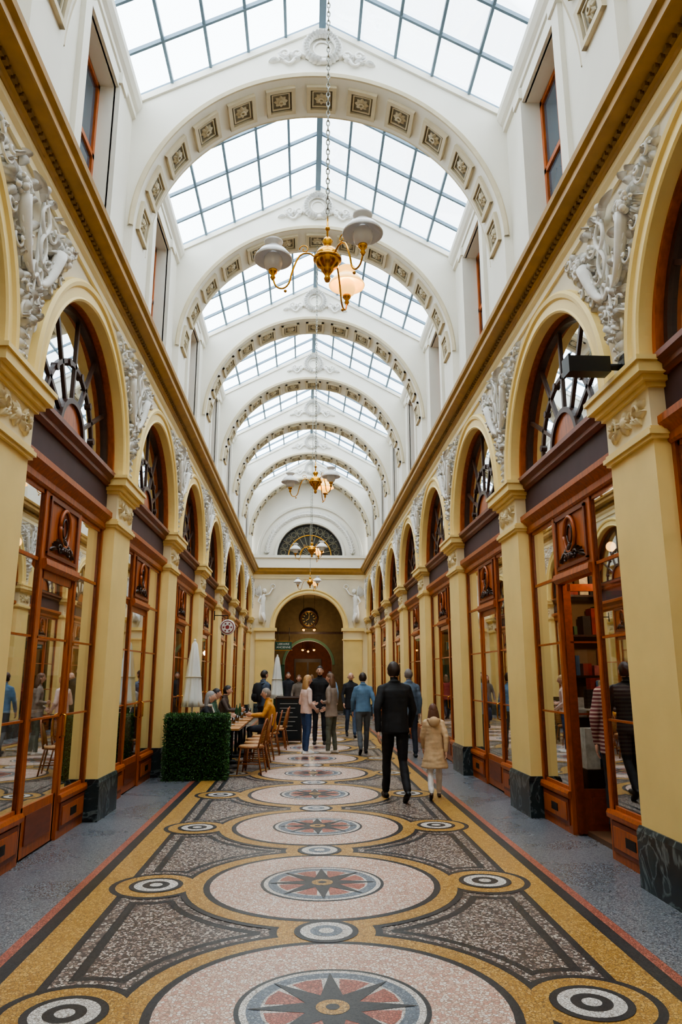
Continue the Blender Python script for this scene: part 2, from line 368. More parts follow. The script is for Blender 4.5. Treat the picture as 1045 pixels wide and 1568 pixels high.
# ---- shopfront
def shopfront(open_door=False):
    mb=MB(); f=.15; b=.21
    o=OP/2; C=.50
    mb.box(f-.02,b+.02,-o,-C,0,.40,WOOD); mb.box(f-.02,b+.02,C,o,0,.40,WOOD)
    for sg in(-1,1):
        a,c=sorted((sg*(C+.06),sg*(o-.07)))
        mb.box(f-.035,f-.02,a,c,.08,.34,WOODR); mb.box(f-.045,f-.03,a+.05,c-.05,.12,.30,WOOD)
        mb.box(f-.05,f-.04,(a+c)/2-.1,(a+c)/2+.1,.17,.25,IRON)
        mb.sweep([(f-.05,.36),(f-.055,.40),(f-.04,.43),(b,.43),(b,.36)],a-.06,c+.06,WOOD)
        for yy,hw in((sg*(o-.025),.03),(sg*(C+.03),.034)): mb.box(f-.015,b+.02,yy-hw,yy+hw,0,3.42,WOOD)
        for q in(a+.012,c-.012): mb.box(f,b,q-.016,q+.016,.42,3.38,WOODR)
        for z,t in((.44,.025),(1.22,.010),(1.98,.010),(2.70,.016),(3.37,.03)): mb.box(f,b-.01,a,c,z-t,z+t,WOOD)
        mb.add([(.163,a,.42),(.163,c,.42),(.163,c,3.38),(.163,a,3.38)],[(0,1,2,3)],GLASS)
    mb.sweep([(f-.02,3.38),(f-.04,3.40),(f-.04,3.46),(f-.07,3.50),(f-.11,3.54),(f-.11,3.60),(f-.05,3.63),(b+.05,3.63),(b+.05,3.38)],-o,o,WOOD)
    mb.box(f-.03,b,-o,o,3.62,3.93,PURP)
    mb.sweep([(b+.05,3.92),(f-.05,3.92),(f-.09,3.95),(f-.09,3.99),(f-.14,4.03),(f-.14,4.08),(f-.05,4.11),(b+.05,4.11)],-o,o,WOODR)
    mb.box(f-.01,b,-C,C,2.66,3.40,WOOD); mb.sweep([(f-.03,2.62),(f-.06,2.66),(f-.05,2.72),(b,2.72),(b,2.62)],-C-.02,C+.02,WOOD)
    for (a,c,z0,z1) in((-.45,-.41,2.78,3.34),(.41,.45,2.78,3.34),(-.45,.45,3.31,3.35),(-.45,.45,2.76,2.80)): mb.box(f-.03,f-.005,a,c,z0,z1,WOODR)
    RF=lambda u,v,w:(f-.01-w,u,v)
    mb.tube([RF(.15*math.cos(t),3.10+.19*math.sin(t),.02) for t in np.linspace(0,2*pi,25)],.020,WOOD,8)
    vs=[RF(.14*math.cos(t),3.10+.18*math.sin(t),.012) for t in np.linspace(0,2*pi,24,endpoint=False)]; mb.add(vs,[tuple(range(24))],WOODR)
    mb.tube([RF(.07*math.cos(t),3.10+.10*math.sin(t),.018) for t in np.linspace(0,2*pi,17)],.010,WOODD,6)
    rr=random.Random(5)
    for sg in(-1,1):
        for i in range(9): mb.leaf(RF,sg*.03*i,2.90-.005*i,pi/2-sg*(.3+.17*i)+rr.uniform(-.2,.2),.12,.05,.04,WOODD)
        mb.tube([RF(sg*(.14+.07*math.cos(t)*(1-t/9)),2.86+.06*math.sin(t)*(1-t/9),.03) for t in np.linspace(0,7,16)],.012,WOODD,6)
    for i in range(7): mb.sph(RF(-.09+.03*i,2.86+.02*(i%2),.035),.024,WOODD,8,6)
    T=Matrix.Identity(4)
    if open_door: T=Matrix.Translation((f+.04,.48,0))@Matrix.Rotation(math.radians(84),4,'Z')@Matrix.Translation((-f-.04,-.48,0))
    mb.T=T; dm=WOODR if open_door else WOOD
    for q in(-.455,.455): mb.box(f,f+.05,q-.04,q+.04,.02,2.62,dm)
    mb.box(f,f+.05,-.45,.45,.02,.46,dm); mb.box(f,f+.05,-.45,.45,2.54,2.62,dm); mb.box(f-.012,f,-.34,.34,.12,.38,WOODR)
    for z in(1.22,1.98): mb.box(f+.0,f+.04,-.45,.45,z-.010,z+.010,dm)
    mb.add([(f+.012,-.42,.45),(f+.012,.42,.45),(f+.012,.42,2.55),(f+.012,-.42,2.55)],[(0,1,2,3)],GLASS)
    mb.tube([(f-.0,-.44,1.0),(f-.05,-.44,1.02),(f-.05,-.44,1.22),(f-.0,-.44,1.24)],.010,BRASS,8)
    mb.T=None
    return mb.mesh('shopfront')
SF=shopfront(); SFO=shopfront(True)
GOODS=[mat('goods_%s'%n,c,.6,var=.25,scale=14) for n,c in(('red',(150,50,40)),('blue',(60,90,130)),('cream',(225,210,180)),('green',(70,100,60)),('ochre',(190,140,60)),('dark',(50,40,36)),('white',(235,235,230)),('rose',(190,110,110)))]
UPR=mat('upper_room_wall',(126,124,118),.8)
def shop(seed):
    r=random.Random(seed); mb=MB(); d=1.9
    mb.box(.26,d,-1.84,1.84,-.02,.05,SHOPF)
    mb.box(d,d+.08,-1.85,1.85,0,6.2,SHOPW)
    mb.box(.41,d,1.82,1.85,0,6.2,SHOPW); mb.box(.41,d,-1.85,-1.82,0,6.2,SHOPW)
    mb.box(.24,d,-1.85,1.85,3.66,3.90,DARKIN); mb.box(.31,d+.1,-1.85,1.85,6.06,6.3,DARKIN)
    mb.box(.9,1.0,-1.8,1.8,3.9,6.06,UPR)
    for z in(.5,.95,1.4,1.85,2.3,2.75):
        mb.box(d-.35,d,-1.5,1.5,z,z+.03,WOODD)
        y=-1.48
        while y<1.4:
            w=r.uniform(.04,.2); hh=r.uniform(.12,.38)
            if r.random()<.85: mb.box(d-.3+r.uniform(0,.08),d-.03,y,y+w,z+.03,z+.03+hh,r.choice(GOODS))
            y+=w+r.uniform(.0,.05)
    # shelves on the side partitions, seen obliquely through the glass
    for z in(.6,1.1,1.6,2.1,2.6):
        for sg in(-1,1):
            a,b=sorted((sg*1.55,sg*1.82)); mb.box(.45,1.5,a,b,z,z+.025,WOODD)
            x=.48
            while x<1.42:
                w=r.uniform(.04,.14); hh=r.uniform(.1,.36); c,e=sorted((sg*1.58,sg*1.76))
                if r.random()<.85: mb.box(x,x+w,c,e,z+.025,z+.025+hh,r.choice(GOODS))
                x+=w+r.uniform(.0,.04)
    for sg in(-1,1):
        mb.box(.40,.85,sg*1.02-.33,sg*1.02+.33,.05,.62,WOODD)
        for zz,sc in((.62,1.0),(1.25,.7)):
            if zz>1: mb.box(.55,.85,sg*1.02-.3,sg*1.02+.3,zz-.02,zz,WHITE)
            for i in range(11):
                y=sg*1.02+r.uniform(-.26,.26); x=r.uniform(.46 if zz<1 else .6,.78); w=r.uniform(.03,.08); hh=r.uniform(.1,.5)*sc
                if r.random()<.5: mb.box(x-w,x+w,y-w,y+w,zz,zz+hh,r.choice(GOODS))
                else: mb.lathe([(0,zz),(w*.6,zz),(w,zz+hh*.35),(w*.35,zz+hh*.7),(w*.5,zz+hh),(0,zz+hh)],r.choice(GOODS),12,(x,y,0))
    for q in(-1.0,0,1.0):
        mb.tube([(1.0,q,3.66),(1.0,q,3.2)],.006,IRON,5); mb.sph((1.0,q,3.15),.06,BULB,10,8)
    return mb.mesh('shop_interior')
SH=[shop(s) for s in(1,2,3)]
i=0
for par,sg,rot in SIDES:
    for k in KS[:-1]:
        y=Y0+P*(k+.5); i+=1
        op=(sg>0 and k==-1)
        place('shopfront',SFO if op else SF,y,sg,rot,par)
        place('window_%d'%i,AW,y,sg,rot,par)
        place('shop_interior',SH[i%3],y,sg,rot,par)
        if k>=-2:
            l=bpy.data.lights.new('shop_lamp','POINT'); l.energy=58; l.color=(1,.76,.5); l.shadow_soft_size=.12
            obj('shop_lamp',l,par,(sg*(W+.75),y,3.0))
# ---- attic
XA=2.70; ZE=9.67; ZR=11.12; ZB=6.28
CE=empty('ceiling')
AWG=mat('attic_window_glass',(70,84,96),.08,var=.05)
def attic():
    mb=MB(); o=.62; z0,z1=6.95,9.1; x0,x1=0,.30
    mb.box(x0,x1,-P/2,-o,ZB,ZE,ATTIC); mb.box(x0,x1,o,P/2,ZB,ZE,ATTIC)
    mb.box(x0,x1,-o,o,ZB,z0,ATTIC); mb.box(x0,x1,-o,o,z1,ZE,ATTIC)
    for sg in(-1,1):
        a,b=sorted((sg*(o),sg*(o+.20))); mb.box(-.06,.02,a,b,ZB,9.3,ATTIC)
        mb.box(-.09,.02,a-.03,b+.03,9.14,9.30,ATTIC)
    mb.box(-.04,.02,-o,o,9.1,9.3,ATTIC)
    mb.box(.20,.26,-o,-o+.07,z0,z1,WOOD); mb.box(.20,.26,o-.07,o,z0,z1,WOOD)
    mb.box(.20,.26,-.035,.035,z0,z1,WOOD)
    for z in(z0+.03,(z0+z1)/2,z1-.05): mb.box(.20,.26,-o,o,z-.035,z+.035,WOOD)
    mb.add([(.23,-o,z0),(.23,o,z0),(.23,o,z1),(.23,-o,z1)],[(0,1,2,3)],AWG)
    mb.sweep([(.02,9.34),(-.05,9.36),(-.05,9.44),(-.09,9.48),(-.13,9.56),(-.13,9.66),(-.10,9.70),(.3,9.70)],-P/2,P/2,ATTIC)
    return mb.mesh('attic_wall')
AT=attic()
for sg,rot in((1,0),(-1,pi)):
    for k in KS[:-1]: obj('attic_wall',AT,CE,(sg*XA,Y0+P*(k+.5),0),rot)
# ---- transverse gabled arch rib
RA=2.58; ZA=7.60; TH=.38
def gable_outer(a):
    c,d=abs(math.cos(a)),math.sin(a); r1=XA/c if c>1e-6 else 1e9
    sl=(ZR-ZE)/XA
    return min(r1,(ZR-ZA)/(d+sl*c))
ag=math.atan2(ZE-ZA,XA)
ANG=sorted(set([pi*i/64 for i in range(65)]+[ag,pi-ag]))
def rib():
    mb=MB()
    mb.arcwall(TRV,0,ZA,RA,gable_outer,-TH,TH,ATTIC,ANG)
    for sg in(-1,1):
        a,b=sorted((sg*RA,sg*(XA+.05))); mb.box(a,b,-TH,TH,ZB,ZA,ATTIC)
    for w,sgn in((-TH,-1),(TH,1)):
        mb.bandp(TRV,0,ZA,[(RA,w),(RA,w+sgn*.03),(RA+.05,w+sgn*.045),(RA+.06,w+sgn*.02),(RA+.075,w+sgn*.02),(RA+.08,w)],.02,pi-.02,56,COFF)
    for sg in(-1,1):
        for w,sgn in((-TH,-1),(TH,1)):
            p=[(0,ZR),(sg*XA,ZE),(sg*XA,ZE-.10),(0,ZR-.10)]
            vs=[(x,w,z) for x,z in p]+[(x,w+sgn*.035,z) for x,z in p]
            mb.add(vs,[(4,5,6,7),(0,4,7,3),(3,7,6,2),(0,1,5,4)],ATTIC)
    nC=13
    for i in range(nC):
        a=pi*(i+.5)/nC; ha=.225/RA
        def cof(a0,a1,y0,y1,r0,r1,m): mb.band(TRV,0,ZA,r0,r1,y0,y1,a0,a1,3,m)
        s=.235
        cof(a-ha,a-ha*.74,-s-.02,s+.02,RA-.05,RA,COFF); cof(a+ha*.74,a+ha,-s-.02,s+.02,RA-.05,RA,COFF)
        cof(a-ha,a+ha,-s-.02,-s+.045,RA-.05,RA,COFF); cof(a-ha,a+ha,s-.045,s+.02,RA-.05,RA,COFF)
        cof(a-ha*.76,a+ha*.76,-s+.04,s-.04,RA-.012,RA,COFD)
        for (q0,q1,y0,y1) in((-.62,-.54,-.155,.155),(.54,.62,-.155,.155)): cof(a+ha*q0,a+ha*q1,y0,y1,RA-.03,RA,COFF)
        for (y0,y1) in((-.155,-.138),(.138,.155)): cof(a-ha*.62,a+ha*.62,y0,y1,RA-.03,RA,COFF)
        c0=Vector(TRV(RA*math.cos(a),ZA+RA*math.sin(a),0)); nrm=Vector((-math.cos(a),0,-math.sin(a))); tg=Vector((-math.sin(a),0,math.cos(a))); yy=Vector((0,1,0))
        def mp(u,v,w): return c0+tg*u+yy*v+nrm*w
        for j in range(8): mb.leaf(mp,0,0,j*pi/4,.11,.075,.035,COFF,.01)
        mb.tube([mp(.035*math.cos(t),.035*math.sin(t),.045) for t in np.linspace(0,2*pi,10)],.014,COFF,6)
    for RELq in((lambda u,v,w:(u,-TH-w*1.3,v)),(lambda u,v,w:(-u,TH+w*1.3,v))):
        cz=ZR-.46; r_=.235
        mb.tube([RELq(r_*math.cos(t),cz+r_*math.sin(t),.03) for t in np.linspace(0,2*pi,30)],.042,STUC,8)
        for j in range(28):
            a=2*pi*j/28; dirn=a+pi/2 if a<pi/2 or a>1.5*pi else a-pi/2
            for off in(-.6,.0,.6): mb.leaf(RELq,r_*math.cos(a),cz+r_*math.sin(a),dirn+off,.10,.05,.065,STUC,.02)
        mb.tube([RELq(.13*math.cos(t),cz+.13*math.sin(t),.015) for t in np.linspace(0,2*pi,24)],.014,STUC,6)
        for sg in(-1,1):
            mb.tube([RELq(sg*(.24+.40*t),cz-.16+.07*math.sin(8*t)-.10*t,.03) for t in np.linspace(0,1,14)],[.030-.014*t for t in np.linspace(0,1,14)],STUC,6)
            for t0 in(.36,.54):
                mb.tube([RELq(sg*(t0+.075*math.cos(t)*(1-t/10)),cz-.13+.075*math.sin(t)*(1-t/10),.035) for t in np.linspace(0,7,14)],.020,STUC,6)
            for j in range(6): mb.leaf(RELq,sg*(.24+.08*j),cz-.17-.01*j,pi/2-sg*(.8+.5*(j%2)*2),.15,.075,.055,STUC)
    return mb.mesh('transverse_arch')
RIB=rib()
for k in KS: obj('transverse_arch',RIB,CE,(0,Y0+P*k,0))
# ---- glazed roof
mb=MB(); sl=(ZR-ZE)/XA
def roofpt(s,y,dz=0): return (s*XA,y,ZR-sl*abs(s)*XA+dz)
y0,y1=YST,YEND
def bar(a,b,o4):
    a,b=Vector(a),Vector(b); mb.add([a+Vector(q) for q in o4]+[b+Vector(q) for q in o4],[(0,1,5,4),(1,2,6,5),(2,3,7,6),(3,0,4,7)],STEEL)
for sg in(-1,1):
    for j in range(1,6):
        t=.020 if j<5 else .05
        bar(roofpt(sg*j/5,y0,.02),roofpt(sg*j/5,y1,.02),((-t,0,-.03),(t,0,-.03),(t,0,.03),(-t,0,.03)))
    for k in KS[:-1]:
        for q in range(5):
            yy=Y0+P*k+TH+(P-2*TH)*q/4; t=.019
            bar(roofpt(0,yy,.02),roofpt(sg,yy,.02),((0,-t,-.035),(0,t,-.035),(0,t,.03),(0,-t,.03)))
    mb.add([roofpt(0,y0,.06),roofpt(sg,y0,.06),roofpt(sg,y1,.06),roofpt(0,y1,.06)],[(0,1,2,3)],GLASSR)
mb.box(-.05,.05,y0,y1,ZR-.10,ZR+.04,STEEL)
obj('skylight',mb,CE)
# ------------------------------------------------------------------ floor
GRAN=tessera('grey_granite',[(108,111,117),(130,133,138),(86,89,95),(150,152,155),(118,121,126),(74,77,83)],110,.28,(92,95,100),.02)
TP=tessera('tessera_pink',[(226,194,172),(234,218,202),(208,156,134),(238,230,220),(218,180,158)],55,.38,(166,132,114))
TB=tessera('tessera_brown',[(140,120,108),(190,176,162),(94,78,72),(206,194,180),(160,138,124),(80,68,64)],50,.40,(80,70,64))
TG=tessera('tessera_gold',[(200,154,76),(188,142,62),(212,170,94),(176,128,54)],60,.38,(130,98,54),.08)
TK=tessera('tessera_black',[(34,34,38),(44,44,48),(26,26,30)],60,.38,(58,56,54),.06)
TW=tessera('tessera_white',[(228,222,212),(216,210,200),(236,232,226)],60,.38,(150,140,130),.08)
TR=tessera('tessera_red',[(186,106,84),(172,92,74),(198,122,100)],60,.38,(128,74,60))
TBL=tessera('tessera_bluegrey',[(120,130,142),(140,148,156),(104,114,126)],60,.38,(90,96,104))
FL=empty('floor')
mb=MB(); mb.box(-W-.3,W+.3,YST,46,-.15,0,GRAN); obj('granite_paving',mb,FL)
mb=MB(); ZS=.0009; ZL=[ZS*(i+1) for i in range(20)]
def strip(x0,x1,z,m): mb.add([(x0,YST,z),(x1,YST,z),(x1,31.6,z),(x0,31.6,z)],[(0,1,2,3)],m)
strip(-1.94,1.94,ZL[0],TR); strip(-1.87,1.87,ZL[1],TK); strip(-1.56,1.56,ZL[2],TB)
PM=2.235; C0=4.05
cs=[C0+PM*n for n in range(-4,13)]
circ=[]
for n,y in enumerate(cs):
    circ.append((0,y,1.065,.00008*(n%2)))
    circ.append((-1.31,y,.31,.0002)); circ.append((1.31,y,.31,.0002))
    if y+PM/2<31.3: circ.append((0,y+PM/2,.32,.0004))
for sx in(-1,1):
    a,b=sorted((sx*1.36,sx*1.42)); strip(a,b,ZL[3]-.0002,TK)
for x,y,r,o in circ: mb.disc(x,y,r+.160,ZL[3]+o,TK)
for x,y,r,o in circ: mb.disc(x,y,r+.105,ZL[4]+o,TB)
for sx in(-1,1):
    a,b=sorted((sx*1.42,sx*1.56)); strip(a,b,ZL[5],TB)
    a,b=sorted((sx*1.50,sx*1.56)); strip(a,b,ZL[6],TK)
    a,b=sorted((sx*1.55,sx*1.77)); strip(a,b,ZL[7],TG)
for x,y,r,o in circ: mb.disc(x,y,r+.048,ZL[8]+o,TK)
for x,y,r,o in circ: mb.disc(x,y,r,ZL[9]+o,TG)
for x,y,r,o in circ:
    if r>1:
        mb.disc(x,y,.935,ZL[10],TK); mb.disc(x,y,.885,ZL[11],TP)
        mb.disc(x,y,.49,ZL[12],TK); mb.disc(x,y,.465,ZL[13],TW); mb.disc(x,y,.43,ZL[14],TBL); mb.disc(x,y,.36,ZL[15],TW)
        for j in range(8):
            a=2*pi*(j+.5)/8; z=ZL[16]
            mb.add([(x+.10*math.cos(a),y+.10*math.sin(a),z),(x+.345*math.cos(a-.25),y+.345*math.sin(a-.25),z),(x+.35*math.cos(a),y+.35*math.sin(a),z),(x+.345*math.cos(a+.25),y+.345*math.sin(a+.25),z)],[(0,1,2,3)],TR)
        vs=[]
        for j in range(16):
            a=2*pi*j/16; q=.43 if j%2==0 else .15; vs.append((x+q*math.cos(a),y+q*math.sin(a),ZL[17]))
        vs.append((x,y,ZL[17])); mb.add(vs,[(16,j,(j+1)%16) for j in range(16)],TK)
        mb.disc(x,y,.085,ZL[18],TG,24); mb.disc(x,y,.035,ZL[19],TK,20)
    else:
        mb.disc(x,y,.21,ZL[12],TK,32); mb.disc(x,y,.17,ZL[13],TW,32); mb.disc(x,y,.105,ZL[14],TBL if r>.315 else TK,28); mb.disc(x,y,.05,ZL[15],TW,20)
obj('mosaic',mb,FL)
# ------------------------------------------------------------------ end wall
EW=empty('wall_far'); ye=YEND
mb=MB(); RPt=1.5; ZP=3.65
mb.arcwall(TRV,0,ZP,RPt,rect_outer(W+.3,6.0,ZP),ye,ye+.35,SPAN,sorted(set([pi*i/40 for i in range(41)]+[math.atan2(6-ZP,W+.3),pi-math.atan2(6-ZP,W+.3)])),CREAM)
for sg in(-1,1):
    a,b=sorted((sg*1.5,sg*2.9)); mb.box(a,b,ye,ye+.35,0,ZP,CREAML)
    a,b=sorted((sg*1.5,sg*2.30)); mb.box(a,b,ye-.07,ye,.48,ZP-.5,CREAM); mb.box(a-.02,b+.02,ye-.10,ye,0,.48,MARB)
    mb.box(a,b,ye-.08,ye,ZP-.5,ZP-.1,CREAML)
    mb.box(a-.08,b+.08,ye-.18,ye+.3,ZP-.13,ZP,CREAM); mb.box(a-.04,b+.04,ye-.12,ye+.3,ZP-.52,ZP-.46,CREAM)
mb.bandp(TRV,0,ZP,[(1.5,ye+.1),(1.5,ye-.08),(1.54,ye-.09),(1.62,ye-.07),(1.66,ye-.11),(1.70,ye-.11),(1.72,ye)],0,pi,40,CREAM)
pf=[(.05,5.80),(-.03,5.80),(-.03,5.86),(-.05,5.93),(-.05,5.99),(.05,5.99)]
mpy=lambda u,w,v:(w,ye+u,v)
mb.sweep(pf,-W,W,CREAML,mpy)
mb.sweep([(.05,5.99),(-.06,5.99),(-.10,6.03),(-.23,6.10),(-.25,6.18),(-.30,6.25),(.3,6.32)],-W,W,OCHRE,mpy)
ZL0=6.85; RLn=1.46
def go2(a):
    c,d=abs(math.cos(a)),math.sin(a); r1=XA/c if c>1e-6 else 1e9
    return min(r1,(ZR-ZL0)/(d+sl*c))
mb.arcwall(TRV,0,ZL0,RLn,go2,ye+.1,ye+.4,ATTIC,sorted(set([pi*i/48 for i in range(49)]+[math.atan2(ZE-ZL0,XA),pi-math.atan2(ZE-ZL0,XA)])),ATTIC)
mb.box(-XA,XA,ye-.02,ye+.4,6.2,ZL0,ATTIC); mb.box(-XA,XA,ye-.08,ye+.1,ZL0-.12,ZL0,ATTIC)
mb.bandp(TRV,0,ZL0,[(1.46,ye+.15),(1.46,ye),(1.54,ye-.02),(1.60,ye+.05),(1.62,ye+.1)],0,pi,40,ATTIC)
mb.bandp(TRV,0,ZL0,[(2.22,ye+.1),(2.24,ye+.0),(2.34,ye-.02),(2.38,ye+.1)],0,pi,40,ATTIC)
RQ=lambda u,v,w:(u,ye+.1-w,v)
for j in range(46):
    a=pi*(j+.5)/46; r_=1.92; d=a+(pi/2 if a<pi/2 else -pi/2)
    for off in(-.6,0,.6): mb.leaf(RQ,r_*math.cos(a),ZL0+r_*math.sin(a),d+off,.22,.10,.08,STUC)
mb.tube([RQ(1.92*math.cos(t),ZL0+1.92*math.sin(t),.04) for t in np.linspace(0.05,pi-.05,40)],.05,STUC,8)
for r_ in(.45,.95,1.42): mb.band(TRV,0,ZL0,r_-.02,r_+.02,ye+.18,ye+.24,0,pi,32,BRASS if r_<1.3 else IRON)
LB=mat('lunette_bars',(130,122,96),.5)
for j in range(13): mb.ray(TRV,0,ZL0,pi*j/12,.12,1.44,.012,ye+.18,ye+.23,LB)
for j in range(12):
    a=pi*(j+.5)/12; mb.band(TRV,1.2*math.cos(a),ZL0+1.2*math.sin(a),.10,.12,ye+.18,ye+.22,0,2*pi,14,LB)
mb.add([(1.46*math.cos(pi*i/32),ye+.25,ZL0+1.46*math.sin(pi*i/32)) for i in range(33)],[tuple(range(33))],mat('lunette_glass',(44,40,32),.15,var=.5,scale=1.5))
obj('portal_wall',mb,EW)
mb=MB()
for sg in(-1,1):
    mq=lambda u,v,w,sg=sg:(sg*(2.03-u),ye-w,v)
    mb.tube([mq(.0,3.9,.06),mq(-.02,4.3,.10),mq(0,4.75,.09),mq(.03,5.0,.07),mq(.05,5.12,.05)],[.16,.14,.10,.11,.04],STUC,10,flat=.6)
    mb.sph(mq(.08,5.24,.08),(.075,.07,.095),STUC); mb.sph(mq(.06,5.29,.07),(.08,.07,.07),STUC)
    mb.tube([mq(.1,5.05,.1),mq(.28,5.12,.12),mq(.42,5.38,.1)],[.045,.035,.022],STUC); mb.tube([mq(-.08,5.03,.1),mq(-.2,4.8,.12),mq(-.05,4.65,.15)],[.045,.035,.022],STUC)
    mb.tube([mq(.0,4.3,.12),mq(.10,4.0,.14),mq(.04,3.74,.08)],[.09,.06,.04],STUC)
    for j in range(7): mb.leaf(mq,-.08,5.0,pi*.55+.16*j,.55-.03*j,.10,.07,STUC,.03)
    mb.tube([mq(.42+.10*math.cos(t),5.45+.10*math.sin(t),.06) for t in np.linspace(0,2*pi,14)],.02,STUC)
obj('winged_relief',mb,EW)
OLIVE=mat('olive_brown_paint',(112,96,66),.7,var=.15); GREEN=mat('shop_green',(40,84,66),.5); REDB=mat('red_brown',(130,66,42),.6,var=.2)
PW2=empty('wall_passage')
mb=MB()
mb.box(-2.0,-1.85,ye+.3,46,0,5.3,OLIVE); mb.box(1.85,2.0,ye+.3,46,0,5.3,OLIVE); mb.box(-2,2,ye+.3,46,5.3,5.5,OLIVE)
yb=36.0
mb.arcwall(TRV,0,2.15,1.15,rect_outer(1.9,5.3,2.15),yb,yb+.3,OLIVE,sorted(set([pi*i/32 for i in range(33)]+[math.atan2(3.15,1.9),pi-math.atan2(3.15,1.9)])),REDB)
for sg in(-1,1):
    a,b=sorted((sg*1.15,sg*1.9)); mb.box(a,b,yb,yb+.3,0,2.15,GREEN if sg<0 else OLIVE)
mb.bandp(TRV,0,2.15,[(1.15,yb),(1.15,yb-.05),(1.27,yb-.05),(1.27,yb)],0,pi,32,mat('verdigris',(96,132,104),.6))
mb.box(-1.9,1.9,yb-.08,yb,3.62,3.72,WOODD)
mb.box(-1.9,1.9,43.8,44,0,5.3,REDB); mb.box(-.8,.8,43.7,43.8,0,2.6,WOODD); mb.box(-.7,-.05,43.66,43.72,.3,2.4,SHOPW); mb.box(.05,.7,43.66,43.72,.3,2.4,SHOPW)
for sg in(-1,1):
    for yy in(33.2,34.4,38,40,42):
        a,b=sorted((sg*1.85,sg*1.80)); mb.box(a,b,yy-.4,yy+.4,.4,2.8,SHOPW); mb.box(a,b,yy-.46,yy-.4,.0,2.9,WOOD); mb.box(a,b,yy+.4,yy+.46,0,2.9,WOOD)
obj('passage_shell',mb,PW2)
mb=MB()
T=Matrix.Translation((0,yb-.12,4.35))@Matrix.Rotation(pi/2,4,'X'); mb.T=T
mb.lathe([(0,-.1),(.42,-.1),(.46,-.03),(.44,.05),(.38,.06),(.36,.02),(0,.02)],WOODD,32)
mb.lathe([(0,.025),(.35,.025)],mat('clock_face',(50,46,40),.4),32)
mb.tube([(.35*math.cos(t),.35*math.sin(t),.03) for t in np.linspace(0,2*pi,30)],.015,BRASS,6)
for j in range(12):
    a=j*pi/6; c,d=math.cos(a),math.sin(a); mb.tube([(.23*c,.23*d,.035),(.32*c,.32*d,.035)],.018,CREAM,6)
mb.tube([(0,0,.045),(.02,.24,.045)],.014,CREAM,6); mb.tube([(0,0,.05),(-.14,-.08,.05)],.016,CREAM,6); mb.T=None
obj('wall_clock',mb,PW2)
mb=MB(); mb.box(-.36,.36,-.03,.03,-.18,.18,GREEN); mb.box(-.38,.38,-.035,.035,.18,.20,BRASS); mb.box(-.38,.38,-.035,.035,-.20,-.18,BRASS); mb.tube([(-.25,0,.2),(-.25,0,.8)],.01,IRON); mb.tube([(.25,0,.2),(.25,0,.8)],.01,IRON)
sgn=obj('hanging_shop_sign',mb,None,(-1.12,32.6,2.92))
for j,tx in enumerate(('LIBRAIRIE','ANCIENNE')):
    cu=bpy.data.curves.new('lettering','FONT'); cu.body=tx; cu.size=.125; cu.align_x='CENTER'; cu.extrude=.003; cu.materials.append(WHITE)
    t=bpy.data.objects.new('lettering_%d'%j,cu); S.collection.objects.link(t); t.parent=sgn; t.location=(0,-.036,.03-.14*j); t.rotation_euler=(pi/2,0,0)
mb=MB()
for (x,y,z) in((-.25,33.8,3.75),(.25,33.8,3.75),(.3,38.5,3.0),(-.3,38.5,3.0),(0,41,3.0)):
    mb.tube([(x,y,z),(x,y,5.3)],.008,IRON,5); mb.sph((x,y,z-.06),.06,OPALW,12,8); mb.lathe([(.04,0),(.12,-.03),(.04,.05)],BRASS,12,(x,y,z))
obj('passage_pendant_lamps',mb)
for (y,z,e) in((34.2,3.5,70),(39.5,2.8,120)):
    l=bpy.data.lights.new('passage_lamp','POINT'); l.energy=e; l.color=(1,.74,.46); l.shadow_soft_size=.15; obj('passage_lamp',l,PW2,(0,y,z))
mb=MB(); mb.box(-W-.4,W+.4,YST-.2,YST,0,11.2,SPAN); obj('added_wall_near',mb)  # plain wall added behind the camera to enclose the light; corridor runs on
